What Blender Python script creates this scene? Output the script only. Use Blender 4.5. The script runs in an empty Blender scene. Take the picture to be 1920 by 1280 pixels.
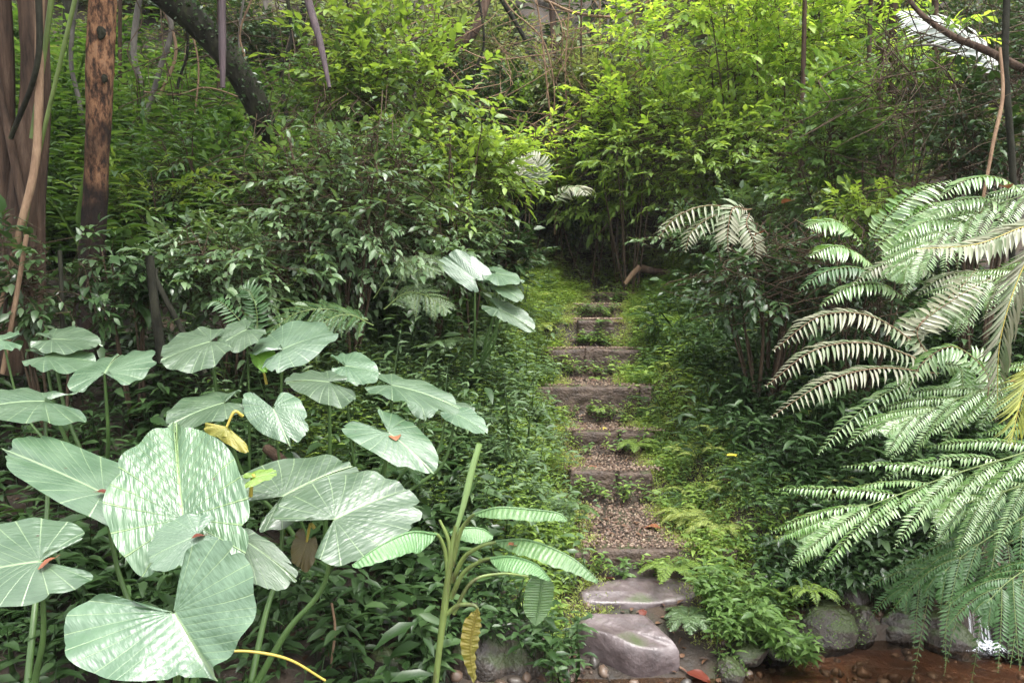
import bpy, math, random
import numpy as np
from mathutils import Vector
random.seed(7); np.random.seed(7)
S = bpy.context.scene
# ------------------------------------------------------------------ camera, sky, sun, exposure
F_PX = 1507.0; EYE = 2.4; PITCH = math.atan(160/F_PX)
cam = bpy.data.cameras.new('camera'); cam.sensor_width = 36; cam.lens = 36*F_PX/1920; cam.clip_end = 300; cam.clip_start = .05
co = bpy.data.objects.new('camera', cam); S.collection.objects.link(co)
co.location = (0, 0, EYE); co.rotation_euler = (math.pi/2-PITCH, 0, 0); S.camera = co
SUN_EL, SUN_AZ = math.radians(70), math.radians(140)      # azimuth measured from +Y towards +X
W = bpy.data.worlds.new('World'); S.world = W; W.use_nodes = True
nt = W.node_tree; bg = nt.nodes['Background']
sky = nt.nodes.new('ShaderNodeTexSky'); sky.sky_type = 'NISHITA'; sky.sun_disc = False
sky.sun_elevation = SUN_EL; sky.sun_rotation = SUN_AZ; sky.dust_density = 4; sky.air_density = 1.0
hs = nt.nodes.new('ShaderNodeHueSaturation'); hs.inputs['Saturation'].default_value = 0.15
nt.links.new(sky.outputs[0], hs.inputs['Color']); nt.links.new(hs.outputs[0], bg.inputs[0])
bg.inputs[1].default_value = 0.15
sl = bpy.data.lights.new('sun', 'SUN'); sl.energy = .85; sl.angle = math.radians(28); sl.color = (1, .96, .88)
so = bpy.data.objects.new('sun', sl); S.collection.objects.link(so)
sd = Vector((math.sin(SUN_AZ)*math.cos(SUN_EL), math.cos(SUN_AZ)*math.cos(SUN_EL), math.sin(SUN_EL)))
so.rotation_euler = sd.to_track_quat('Z', 'Y').to_euler()
S.view_settings.view_transform = 'Standard'; S.view_settings.look = 'None'
S.view_settings.exposure = 2.15; S.view_settings.gamma = 1
S.cycles.max_bounces = 6; S.cycles.diffuse_bounces = 3; S.cycles.glossy_bounces = 2
S.cycles.transmission_bounces = 4; S.cycles.transparent_max_bounces = 6

# ------------------------------------------------------------------ helpers
def at(px, py, Y):
    dx = (px-960)/F_PX; dy = -(py-640)/F_PX
    c, s = math.cos(PITCH), math.sin(PITCH)
    d = np.array([dx, c+dy*s, -s+dy*c])
    return np.array([0, 0, EYE])+d*(Y/d[1])
def ray(px, py):
    return at(px, py, 1.0)-np.array([0, 0, EYE])
def onplane(px, py, P, N):
    d = ray(px, py); o = np.array([0, 0, EYE])
    return o+d*(np.dot(P-o, N)/np.dot(d, N))
def nrm(a):
    a = np.asarray(a, float); return a/np.maximum(np.linalg.norm(a, axis=-1, keepdims=True), 1e-9)
def sm(x, a, b):
    t = np.clip((np.asarray(x, float)-a)/(b-a), 0, 1); return t*t*(3-2*t)
_k = np.random.RandomState(3).randn(14, 3)*1.0; _p = np.random.RandomState(4).rand(14)*6.28
def noise(x, y, z=0, f=1.0):
    x = np.asarray(x, float)*f; y = np.asarray(y, float)*f; z = np.asarray(z, float)*f
    r = 0
    for i in range(14):
        k = _k[i]*(1+i*.22); r = r+np.sin(k[0]*x+k[1]*y+k[2]*z+_p[i])/(1+.12*i)
    return r/5.0

class MB:
    def __init__(s): s.V = []; s.F = []; s.U = []; s.n = 0
    def add(s, v, f, uv=None):
        v = np.asarray(v, float); f = np.asarray(f, int)
        s.V.append(v); s.F.append(f+s.n); s.n += len(v)
        s.U.append(np.zeros((len(v), 2)) if uv is None else uv)
    def build(s, name, mat, parent=None, smooth=True, uv=False, loc=None):
        me = bpy.data.meshes.new(name)
        if s.n:
            V = np.concatenate(s.V); F = np.concatenate(s.F)
            if loc is not None: V = V-np.asarray(loc)
            me.vertices.add(len(V)); me.vertices.foreach_set('co', V.astype(np.float32).ravel())
            me.loops.add(F.size); me.loops.foreach_set('vertex_index', F.astype(np.int32).ravel())
            me.polygons.add(len(F)); me.polygons.foreach_set('loop_start', np.arange(0, F.size, 3, dtype=np.int32))
            me.polygons.foreach_set('loop_total', np.full(len(F), 3, np.int32))
            me.polygons.foreach_set('use_smooth', np.full(len(F), smooth))
            if uv:
                ul = me.uv_layers.new(name='uv'); U = np.concatenate(s.U)[F.ravel()]
                ul.data.foreach_set('uv', U.astype(np.float32).ravel())
            me.update(calc_edges=True)
        if mat: me.materials.append(mat)
        o = bpy.data.objects.new(name, me); S.collection.objects.link(o)
        if parent is not None: o.parent = parent
        if loc is not None and parent is None: o.location = loc
        return o
def tag(o, label, cat, group=None, kind=None):
    if label: o['label'] = label
    if cat: o['category'] = cat
    if group: o['group'] = group
    if kind: o['kind'] = kind
    return o
def empty(name, loc, label, cat, group=None):
    o = bpy.data.objects.new(name, None); S.collection.objects.link(o)
    o.location = [float(c) for c in loc]; o.empty_display_size = .1
    return tag(o, label, cat, group)
def thing_loc(o): return np.array(o.location[:])

def grid_tris(nu, nv, off=0, wrap=False):
    i = np.arange(nu-1)[:, None]; j = np.arange(nv if wrap else nv-1)[None, :]
    a = i*nv+j; b = i*nv+(j+1) % nv; c = (i+1)*nv+(j+1) % nv; d = (i+1)*nv+j
    return np.concatenate([np.stack([a, b, c], -1).reshape(-1, 3), np.stack([a, c, d], -1).reshape(-1, 3)])+off
def smooth_path(pts, n):
    pts = np.asarray(pts, float); m = len(pts)
    if m < 3:
        t = np.linspace(0, 1, n)[:, None]; return pts[0]*(1-t)+pts[-1]*t
    P = np.vstack([2*pts[0]-pts[1], pts, 2*pts[-1]-pts[-2]])
    out = []
    for u in np.linspace(0, m-1-1e-6, n):
        i = int(u); t = u-i; a, b, c, d = P[i], P[i+1], P[i+2], P[i+3]
        out.append(.5*((2*b)+(c-a)*t+(2*a-5*b+4*c-d)*t*t+(3*b-a-3*c+d)*t**3))
    return np.array(out)
def tube(mb, pts, r, seg=6, rough=0.0, seed=0):
    pts = np.asarray(pts, float); n = len(pts)
    r = np.interp(np.linspace(0, 1, n), np.linspace(0, 1, np.size(r)), np.atleast_1d(r)) if np.size(r) > 1 else np.full(n, float(r))
    T = nrm(np.gradient(pts, axis=0)); ref = np.array([.31, .17, .93]) if abs(T[:, 2]).mean() < .8 else np.array([.2, 1, .1])
    A = nrm(np.cross(T, ref)); B = np.cross(T, A)
    th = np.arange(seg)*2*math.pi/seg
    R = np.repeat(r[:, None], seg, 1)
    if rough:
        if seg > 14: R = R*(1+.035*noise(np.broadcast_to(np.cos(th)[None]*.9, R.shape)+seed, np.sin(th)[None]*.9, pts[:, 2:3], 9.0)+.02*noise(np.cos(th)[None]*1.3+seed, np.sin(th)[None]*1.3, pts[:, 2:3]*1.5, 22.0))
        q = pts[:, None, :]+(A[:, None, :]*np.cos(th)[None, :, None]+B[:, None, :]*np.sin(th)[None, :, None])*.3
        R = R*(1+rough*noise(q[..., 0]+seed, q[..., 1], q[..., 2]*.6, 5.0))
    V = pts[:, None, :]+(A[:, None, :]*np.cos(th)[None, :, None]+B[:, None, :]*np.sin(th)[None, :, None])*R[..., None]
    uv = np.stack(np.broadcast_arrays((th/6.283)[None, :], np.linspace(0, 1, n)[:, None]), -1).reshape(-1, 2)
    mb.add(V.reshape(-1, 3), grid_tris(n, seg, wrap=True), uv)
# leaf templates (side, along, normal)
T8 = (np.array([[0, 0, 0], [0, .33, -.01], [0, .68, -.03], [0, 1, -.16], [-.5, .3, .06], [-.38, .66, .02], [.5, .3, .06], [.38, .66, .02]]),
      np.array([[0, 6, 1], [0, 1, 4], [1, 6, 7], [1, 7, 2], [4, 1, 2], [4, 2, 5], [2, 7, 3], [5, 2, 3]]))
T4 = (np.array([[0, 0, 0], [0, .5, -.02], [0, 1, -.12], [-.5, .42, .06], [.5, .42, .06]]),
      np.array([[0, 4, 1], [0, 1, 3], [1, 4, 2], [3, 1, 2]]))
def leaves(mb, P, D, N, L, Wd, T=T8):
    P = np.asarray(P, float); n = len(P)
    if n == 0: return
    D = nrm(D); N = np.broadcast_to(np.asarray(N, float), D.shape); Sx = nrm(np.cross(D, N)); N = np.cross(Sx, D)
    tv, tf = T; L = np.broadcast_to(L, n)[:, None, None]; Wd = np.broadcast_to(Wd, n)[:, None, None]
    V = P[:, None, :]+D[:, None, :]*tv[None, :, 1:2]*L+Sx[:, None, :]*tv[None, :, 0:1]*Wd+N[:, None, :]*tv[None, :, 2:3]*L
    F = tf[None]+(np.arange(n)*len(tv))[:, None, None]
    mb.add(V.reshape(-1, 3), F.reshape(-1, 3))

# ------------------------------------------------------------------ materials
def new_mat(name):
    m = bpy.data.materials.new(name); m.use_nodes = True; n = m.node_tree.nodes; n.clear()
    out = n.new('ShaderNodeOutputMaterial'); return m, m.node_tree, out
def ramp(nt, fac, stops):
    r = nt.nodes.new('ShaderNodeValToRGB'); e = r.color_ramp.elements
    while len(e) < len(stops): e.new(.5)
    for i, (p, c) in enumerate(stops): e[i].position = p; e[i].color = (*c, 1)
    nt.links.new(fac, r.inputs[0]); return r.outputs[0]
def char_mat(name, stops, scale, z0, z1):
    m = bark_mat(name, stops, scale, .85, .9); t = m.node_tree; L = t.links.new
    p = [n for n in t.nodes if n.type == 'BSDF_PRINCIPLED'][0]; src = p.inputs['Base Color'].links[0].from_socket
    tc = t.nodes.new('ShaderNodeTexCoord'); sx = t.nodes.new('ShaderNodeSeparateXYZ'); L(tc.outputs['Object'], sx.inputs[0])
    n = t.nodes.new('ShaderNodeTexNoise'); n.inputs['Scale'].default_value = 4; n.inputs['Detail'].default_value = 6; L(tc.outputs['Object'], n.inputs['Vector'])
    a = t.nodes.new('ShaderNodeMath'); a.operation = 'MULTIPLY_ADD'; L(n.outputs[0], a.inputs[0]); a.inputs[1].default_value = 2.2; L(sx.outputs[2], a.inputs[2])
    k = t.nodes.new('ShaderNodeMapRange'); L(a.outputs[0], k.inputs[0]); k.inputs[1].default_value = z0+1.1; k.inputs[2].default_value = z1+1.1; k.inputs[3].default_value = .05; k.inputs[4].default_value = 1
    mx = t.nodes.new('ShaderNodeMix'); mx.data_type = 'RGBA'; mx.inputs[6].default_value = (.012, .009, .008, 1); L(k.outputs[0], mx.inputs[0]); L(src, mx.inputs[7]); L(mx.outputs[2], p.inputs['Base Color']); return m
def leaf_mat(name, cols, trans=.3, rough=.38, tcol=None, spec=.5):
    m, t, out = new_mat(name); L = t.links.new
    g = t.nodes.new('ShaderNodeNewGeometry')
    c = ramp(t, g.outputs['Random Per Island'], [(i/(max(1, len(cols)-1)), k) for i, k in enumerate(cols)])
    p = t.nodes.new('ShaderNodeBsdfPrincipled'); L(c, p.inputs['Base Color'])
    mr = t.nodes.new('ShaderNodeMath'); mr.operation = 'MULTIPLY_ADD'; L(g.outputs['Random Per Island'], mr.inputs[0]); mr.inputs[1].default_value = .25; mr.inputs[2].default_value = rough-.1
    L(mr.outputs[0], p.inputs['Roughness']); p.inputs['Specular IOR Level'].default_value = spec
    tr = t.nodes.new('ShaderNodeBsdfTranslucent')
    h = t.nodes.new('ShaderNodeMix'); h.data_type = 'RGBA'; h.blend_type = 'MULTIPLY'; h.inputs[0].default_value = 1
    L(c, h.inputs[6]); h.inputs[7].default_value = (*(tcol or (1.75, 1.65, .8)), 1); L(h.outputs[2], tr.inputs[0])
    mx = t.nodes.new('ShaderNodeMixShader'); mx.inputs[0].default_value = trans
    L(p.outputs[0], mx.inputs[1]); L(tr.outputs[0], mx.inputs[2]); L(mx.outputs[0], out.inputs[0]); return m
def rock_mat(name, stops, scale=6, rough=.6, moss=None, bump=.5, mossamt=.5, spec=.5):
    m, t, out = new_mat(name); L = t.links.new
    tc = t.nodes.new('ShaderNodeTexCoord'); n1 = t.nodes.new('ShaderNodeTexNoise'); n1.inputs['Scale'].default_value = scale; n1.inputs['Detail'].default_value = 8; n1.inputs['Roughness'].default_value = .65
    L(tc.outputs['Object'], n1.inputs['Vector'])
    c = ramp(t, n1.outputs[0], stops)
    p = t.nodes.new('ShaderNodeBsdfPrincipled'); p.inputs['Roughness'].default_value = rough; p.inputs['Specular IOR Level'].default_value = spec
    rr = t.nodes.new('ShaderNodeMapRange'); L(n1.outputs[0], rr.inputs[0]); rr.inputs[1].default_value = .35; rr.inputs[2].default_value = .65; rr.inputs[3].default_value = rough-.15; rr.inputs[4].default_value = rough+.2; L(rr.outputs[0], p.inputs['Roughness'])
    if moss:
        g = t.nodes.new('ShaderNodeNewGeometry'); sx = t.nodes.new('ShaderNodeSeparateXYZ'); L(g.outputs['Normal'], sx.inputs[0])
        n2 = t.nodes.new('ShaderNodeTexNoise'); n2.inputs['Scale'].default_value = scale*.6; n2.inputs['Detail'].default_value = 6; L(tc.outputs['Object'], n2.inputs['Vector'])
        a = t.nodes.new('ShaderNodeMath'); a.operation = 'MULTIPLY_ADD'; L(sx.outputs[2], a.inputs[0]); a.inputs[1].default_value = .35; L(n2.outputs[0], a.inputs[2])
        k = t.nodes.new('ShaderNodeMapRange'); L(a.outputs[0], k.inputs[0]); k.inputs[1].default_value = 1.0-mossamt; k.inputs[2].default_value = 1.12-mossamt
        mx = t.nodes.new('ShaderNodeMix'); mx.data_type = 'RGBA'; L(k.outputs[0], mx.inputs[0]); L(c, mx.inputs[6]); mx.inputs[7].default_value = (*moss, 1); L(mx.outputs[2], p.inputs['Base Color'])
    else: L(c, p.inputs['Base Color'])
    n3 = t.nodes.new('ShaderNodeTexNoise'); n3.inputs['Scale'].default_value = scale*5; n3.inputs['Detail'].default_value = 6; L(tc.outputs['Object'], n3.inputs['Vector'])
    b = t.nodes.new('ShaderNodeBump'); b.inputs['Strength'].default_value = bump; b.inputs['Distance'].default_value = .02; L(n3.outputs[0], b.inputs['Height']); L(b.outputs[0], p.inputs['Normal'])
    L(p.outputs[0], out.inputs[0]); return m
def island_mat(name, cols, rough=.7, bump=False):
    m, t, out = new_mat(name); g = t.nodes.new('ShaderNodeNewGeometry')
    c = ramp(t, g.outputs['Random Per Island'], [(i/(len(cols)-1), k) for i, k in enumerate(cols)])
    p = t.nodes.new('ShaderNodeBsdfPrincipled'); p.inputs['Roughness'].default_value = rough; t.links.new(c, p.inputs['Base Color']); t.links.new(p.outputs[0], out.inputs[0]); return m
def bark_mat(name, stops, scale=(8, 8, 2.5), rough=.85, bump=.8):
    m, t, out = new_mat(name); L = t.links.new
    tc = t.nodes.new('ShaderNodeTexCoord'); mp = t.nodes.new('ShaderNodeMapping'); mp.inputs['Scale'].default_value = scale; L(tc.outputs['Object'], mp.inputs[0])
    n1 = t.nodes.new('ShaderNodeTexNoise'); n1.inputs['Scale'].default_value = 1; n1.inputs['Detail'].default_value = 9; n1.inputs['Roughness'].default_value = .7; L(mp.outputs[0], n1.inputs['Vector'])
    p = t.nodes.new('ShaderNodeBsdfPrincipled'); p.inputs['Roughness'].default_value = rough; p.inputs['Specular IOR Level'].default_value = .5 if rough < .6 else .15; L(ramp(t, n1.outputs[0], stops), p.inputs['Base Color'])
    b = t.nodes.new('ShaderNodeBump'); b.inputs['Strength'].default_value = bump; b.inputs['Distance'].default_value = .03; L(n1.outputs[0], b.inputs['Height']); L(b.outputs[0], p.inputs['Normal'])
    L(p.outputs[0], out.inputs[0]); return m
def taro_mat(name, col, col2, veincol, rough=.40, trans=.14, bump=.42):
    m, t, out = new_mat(name); L = t.links.new
    uvn = t.nodes.new('ShaderNodeUVMap'); uvn.uv_map = 'uv'; sx = t.nodes.new('ShaderNodeSeparateXYZ'); L(uvn.outputs[0], sx.inputs[0])
    def math_(op, a, b=None, c=None):
        n = t.nodes.new('ShaderNodeMath'); n.operation = op
        for i, v in enumerate((a, b, c)):
            if v is None: continue
            if isinstance(v, (int, float)): n.inputs[i].default_value = v
            else: L(v, n.inputs[i])
        return n.outputs[0]
    # uv.x = u (0.5 = midrib), uv.y = vein coordinate
    au = math_('ABSOLUTE', math_('SUBTRACT', sx.outputs[0], .5))
    fr = math_('FRACT', math_('MULTIPLY', sx.outputs[1], 9.0))
    dv = math_('ABSOLUTE', math_('SUBTRACT', fr, .5))            # .5 on the vein
    vein = math_('GREATER_THAN', dv, .472)
    vs = t.nodes.new('ShaderNodeMapRange'); L(dv, vs.inputs[0]); vs.inputs[1].default_value = .455; vs.inputs[2].default_value = .49
    ms = t.nodes.new('ShaderNodeMapRange'); L(au, ms.inputs[0]); ms.inputs[1].default_value = .016; ms.inputs[2].default_value = .006
    vm = math_('MAXIMUM', math_('MULTIPLY', vs.outputs[0], .75), ms.outputs[0])
    tc = t.nodes.new('ShaderNodeTexCoord'); n1 = t.nodes.new('ShaderNodeTexNoise'); n1.inputs['Scale'].default_value = 7; n1.inputs['Detail'].default_value = 5; L(tc.outputs['Object'], n1.inputs['Vector'])
    c = ramp(t, n1.outputs[0], [(.35, col), (.65, col2)])
    # small brown spots
    n4 = t.nodes.new('ShaderNodeTexNoise'); n4.inputs['Scale'].default_value = 22; n4.inputs['Detail'].default_value = 3; L(tc.outputs['Object'], n4.inputs['Vector'])
    sp = t.nodes.new('ShaderNodeMapRange'); L(n4.outputs[0], sp.inputs[0]); sp.inputs[1].default_value = .735; sp.inputs[2].default_value = .76
    m0 = t.nodes.new('ShaderNodeMix'); m0.data_type = 'RGBA'; L(sp.outputs[0], m0.inputs[0]); L(c, m0.inputs[6]); m0.inputs[7].default_value = (.05, .035, .02, 1)
    oi = t.nodes.new('ShaderNodeObjectInfo'); orr = t.nodes.new('ShaderNodeMapRange'); L(oi.outputs['Random'], orr.inputs[0]); orr.inputs[3].default_value = .72; orr.inputs[4].default_value = 1.2
    hv = t.nodes.new('ShaderNodeHueSaturation'); L(orr.outputs[0], hv.inputs['Value']); L(m0.outputs[2], hv.inputs['Color']); L(math_('MULTIPLY_ADD', oi.outputs['Random'], .03, .485), hv.inputs['Hue'])
    mx = t.nodes.new('ShaderNodeMix'); mx.data_type = 'RGBA'; L(vm, mx.inputs[0]); L(hv.outputs[0], mx.inputs[6]); mx.inputs[7].default_value = (*veincol, 1)
    # wrinkles between veins, running across them
    cm = t.nodes.new('ShaderNodeCombineXYZ'); L(math_('MULTIPLY', au, 40), cm.inputs[0]); L(math_('MULTIPLY', sx.outputs[1], 9), cm.inputs[1])
    n2 = t.nodes.new('ShaderNodeTexNoise'); n2.inputs['Scale'].default_value = 1; n2.inputs['Detail'].default_value = 2; L(cm.outputs[0], n2.inputs['Vector'])
    hgt = math_('ADD', math_('MULTIPLY', n2.outputs[0], .8), math_('MULTIPLY', vs.outputs[0], .35))
    b = t.nodes.new('ShaderNodeBump'); b.inputs['Strength'].default_value = bump; b.inputs['Distance'].default_value = .012; L(hgt, b.inputs['Height'])
    p = t.nodes.new('ShaderNodeBsdfPrincipled'); p.inputs['Roughness'].default_value = rough; p.inputs['Specular IOR Level'].default_value = .75
    L(mx.outputs[2], p.inputs['Base Color']); L(b.outputs[0], p.inputs['Normal'])
    p.inputs['Coat Weight'].default_value = .4; p.inputs['Coat Roughness'].default_value = .3; L(b.outputs[0], p.inputs['Coat Normal'])
    tr = t.nodes.new('ShaderNodeBsdfTranslucent'); tr.inputs[0].default_value = (col2[0]*1.6, col2[1]*1.7, col2[2]*.6, 1)
    ms2 = t.nodes.new('ShaderNodeMixShader'); ms2.inputs[0].default_value = trans; L(p.outputs[0], ms2.inputs[1]); L(tr.outputs[0], ms2.inputs[2]); L(ms2.outputs[0], out.inputs[0])
    return m
M = {}
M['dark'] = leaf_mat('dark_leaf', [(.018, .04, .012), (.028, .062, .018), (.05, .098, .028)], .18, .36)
M['grey'] = leaf_mat('grey_leaf', [(.055, .10, .04), (.085, .145, .06), (.12, .19, .08)], .28, .40, spec=.7)
M['mid'] = leaf_mat('mid_leaf', [(.06, .12, .03), (.09, .165, .04), (.13, .215, .06)], .38, .42)
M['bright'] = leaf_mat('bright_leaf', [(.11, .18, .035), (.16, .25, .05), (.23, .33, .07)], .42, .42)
M['lime'] = leaf_mat('lime_leaf', [(.16, .28, .045), (.26, .39, .07), (.37, .48, .11)], .55, .42)
M['olive'] = leaf_mat('olive_leaf', [(.09, .12, .04), (.13, .17, .06), (.18, .21, .09)], .35, .45)
M['pale'] = leaf_mat('pale_leaf', [(.12, .165, .07), (.16, .21, .10), (.2, .26, .13)], .4, .4)
M['hill'] = leaf_mat('hill_leaf', [(.03, .075, .015), (.05, .115, .02), (.085, .16, .03)], .35, .5)
M['moss'] = leaf_mat('moss_leaf', [(.17, .23, .05), (.25, .31, .08), (.34, .38, .12)], .4, .6)
M['fern'] = leaf_mat('fern_leaf', [(.08, .17, .035), (.12, .22, .06), (.19, .28, .11)], .2, .27, spec=1.0)
M['fern_dark'] = leaf_mat('fern_dark_leaf', [(.03, .075, .02), (.05, .115, .035)], .18, .42)
M['fern_tan'] = leaf_mat('fern_pale_leaf', [(.17, .18, .11), (.25, .25, .17), (.11, .16, .07)], .2, .34, tcol=(1.1, 1.1, .9))
M['fern_yellow'] = leaf_mat('fern_yellow_leaf', [(.3, .34, .1), (.42, .45, .1)], .3, .4, tcol=(1.1, 1.1, .7))
M['palm'] = leaf_mat('palm_sheen', [(.5, .54, .5), (.65, .68, .66)], .3, .3, tcol=(1, 1, 1), spec=1)  # sky sheen of the frond painted in as near-white leaf colour
M['dead'] = island_mat('dead_leaf', [(.10, .04, .02), (.22, .08, .035), (.35, .14, .06), (.16, .06, .04)], .5)
M['litter'] = island_mat('leaf_litter', [(.03, .018, .012), (.07, .035, .02), (.12, .06, .03), (.05, .03, .02)], .6)
M['orange'] = leaf_mat('orange_leaf', [(.19, .06, .03), (.27, .12, .065)], .15, .4, tcol=(1.1, .9, .6))
M['rust'] = leaf_mat('rust_leaf', [(.10, .025, .016), (.16, .04, .025)], .15, .35, tcol=(1.1, .9, .6))
M['yellowleaf'] = leaf_mat('yellow_leaf', [(.5, .42, .04), (.55, .5, .07)], .3, .4, tcol=(1.1, 1.0, .5))
M['soil'] = rock_mat('soil', [(.3, (.012, .009, .006)), (.5, (.03, .02, .013)), (.7, (.055, .036, .022))], 5, .8, (.025, .032, .01), .8, .08)
M['stone'] = rock_mat('step_stone', [(.3, (.022, .014, .010)), (.55, (.075, .05, .036)), (.75, (.17, .125, .095))], 9, .6, (.045, .065, .015), 1.0, .14)
M['slab'] = rock_mat('wet_slab', [(.3, (.045, .034, .034)), (.5, (.085, .064, .064)), (.72, (.14, .11, .112))], 5, .42, (.04, .055, .015), .45, .12, .8)
M['boulder'] = rock_mat('mossy_rock', [(.3, (.014, .011, .009)), (.55, (.04, .031, .024)), (.75, (.09, .072, .056))], 9, .5, (.032, .045, .012), 1.0, .36)
M['rock'] = rock_mat('dark_rock', [(.3, (.012, .009, .007)), (.55, (.03, .022, .016)), (.75, (.07, .05, .036))], 8, .45, (.03, .042, .012), .9, .34)
M['bed'] = rock_mat('stream_rock', [(.3, (.02, .010, .006)), (.55, (.06, .028, .014)), (.75, (.12, .055, .028))], 6, .5, None, .8)
M['gravel'] = island_mat('gravel', [(.045, .028, .022), (.12, .078, .058), (.22, .155, .11), (.09, .048, .035), (.29, .23, .16)], .45)
M['pebble'] = island_mat('pebble', [(.03, .022, .018), (.07, .045, .03), (.12, .08, .055), (.05, .045, .04)], .45)
M['twig'] = bark_mat('twig', [(.3, (.03, .02, .014)), (.7, (.10, .07, .045))], (20, 20, 6))
M['twig_green'] = bark_mat('green_stem', [(.3, (.06, .09, .02)), (.7, (.12, .17, .04))], (20, 20, 6), .5, .2)
M['twig_brown'] = bark_mat('brown_vine', [(.3, (.12, .07, .045)), (.7, (.28, .19, .12))], (20, 20, 6))
M['bark_orange'] = char_mat('orange_bark', [(.36, (.012, .009, .007)), (.44, (.05, .028, .018)), (.50, (.13, .065, .035)), (.58, (.24, .13, .07)), (.66, (.16, .10, .065)), (.74, (.07, .06, .05))], (22, 22, 9), 1.3, 2.0)
M['bark_black'] = bark_mat('black_bark', [(.35, (.006, .006, .004)), (.6, (.022, .022, .014)), (.72, (.05, .07, .02))], (10, 10, 5))
M['bark_brown'] = bark_mat('brown_bark', [(.35, (.018, .012, .009)), (.55, (.06, .038, .026)), (.75, (.13, .09, .065))], (14, 14, 2))
M['bark_grey'] = bark_mat('grey_bark', [(.35, (.06, .055, .05)), (.7, (.18, .16, .14))], (10, 10, 3))
M['pole'] = bark_mat('dead_sheath', [(.35, (.035, .028, .032)), (.6, (.10, .075, .08)), (.75, (.2, .15, .15))], (30, 30, 1.2), .6)
M['taro'] = taro_mat('elephant_ear', (.05, .10, .05), (.09, .148, .085), (.23, .32, .17))
M['taro_wrinkled'] = taro_mat('elephant_ear_wrinkled', (.045, .095, .04), (.085, .145, .07), (.25, .36, .15), bump=.8)
M['taro_back'] = taro_mat('elephant_ear_grey', (.06, .11, .065), (.09, .15, .09), (.18, .26, .15), .4, .05)
M['taro_green'] = taro_mat('elephant_ear_young', (.16, .32, .04), (.22, .40, .05), (.4, .55, .15), .4, .35)
M['taro_yellow'] = taro_mat('elephant_ear_yellow', (.30, .24, .03), (.22, .22, .03), (.45, .38, .1), .5, .3)
M['taro_brown'] = taro_mat('elephant_ear_brown', (.09, .06, .02), (.13, .10, .03), (.2, .15, .05), .5, .2)
M['petiole'] = bark_mat('petiole', [(.3, (.045, .09, .025)), (.7, (.09, .16, .045))], (12, 12, 3), .35, .1)
M['petiole_yellow'] = bark_mat('petiole_yellow', [(.3, (.3, .24, .04)), (.7, (.42, .33, .06))], (12, 12, 3), .4, .1)
M['banana_stem'] = bark_mat('banana_stem', [(.35, (.06, .05, .02)), (.5, (.13, .18, .05)), (.7, (.19, .25, .07))], (14, 14, 2), .4, .15)
M['banana'] = taro_mat('banana_blade', (.10, .2, .075), (.15, .27, .11), (.3, .42, .16), .3, .25, .4)

# ------------------------------------------------------------------ terrain
STEPS = [  # front edge row in the photo, depth, left px, right px, tread back row
    (1030, 5.15, 1068, 1385, 935), (885, 6.29, 1070, 1222, 842), (810, 7.08, 1072, 1226, 785), (725, 7.70, 1004, 1222, 703),
    (655, 8.56, 1014, 1202, 640), (600, 9.05, 1082, 1152, 590), (572, 9.69, 1085, 1150, 565), (551, 10.5, 1118, 1178, 545)]
SZ = [at(1100, s[0], s[1])[2] for s in STEPS]; SY = [s[1] for s in STEPS]
_py = [0, 3.0, 4.2, 4.75, 5.05, 5.2]; _pz = [-.1, -.1, -.02, .22, .30, SZ[0]-.03]
for i in range(8):
    y1 = SY[i+1] if i < 7 else 11.4
    _py += [SY[i]+.12, y1-.10]; _pz += [SZ[i]-.05, SZ[i]-.03]
_py += [12.5, 14, 17, 22, 30, 45, 80]; _pz += [SZ[7]+.3, SZ[7]+1.2, SZ[7]+3.4, SZ[7]+7.5, SZ[7]+15, SZ[7]+27, SZ[7]+45]
_sy = [0, 3, 4.2, 5, 6, 7, 8, 9, 10, 11.4]+_py[-7:]; _sz = [-.1, -.05, .22, .5, .78, 1.0, 1.33, 1.66, 1.9, 2.1]+_pz[-7:]
def pathx(y): return np.interp(y, [3, 5.15, 6.3, 7.1, 7.7, 8.6, 9.05, 9.7, 10.5, 13], [.8, .84, .80, .86, .78, .83, .92, 1.02, 1.28, 1.6])
def gz(x, y):
    x = np.asarray(x, float); y = np.asarray(y, float)
    zp = np.interp(y, _py, _pz); zs = np.interp(y, _sy, _sz)
    k = sm(np.abs(x-pathx(y)), .5, .85); z = zp*(1-k)+zs*k
    Lf = np.maximum(0, .2-x)
    z = z+Lf*(.05+.17*sm(y, 4.5, 7.5))*sm(y, 2.5, 4.5)+.22*np.maximum(0, y-8)*sm(-x, 0, 3)*(1-.6*sm(y, 16, 26))
    z = z+.12*np.maximum(0, x-1.5)*sm(y, 5.4, 7)+.25*np.maximum(0, x-3)*sm(y, 5.6, 8)
    z = z+.3*sm(-x, .5, 1.2)*(1-sm(y, 3.6, 4.6))*sm(y, 1.5, 2.5)
    st = sm(x, 1.15, 1.7)*(1-sm(y+.25*np.maximum(0, x-2.2), 4.85, 5.45))
    zst = np.where(y > 4.78, .12, -.12)
    z = z*(1-st)+zst*st
    return z+.05*noise(x, y, 0, 1.6)*sm(np.abs(x-pathx(y)), .5, 1.0)*(1+sm(y, 11, 16)*4)*(1-st*.7)
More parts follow.
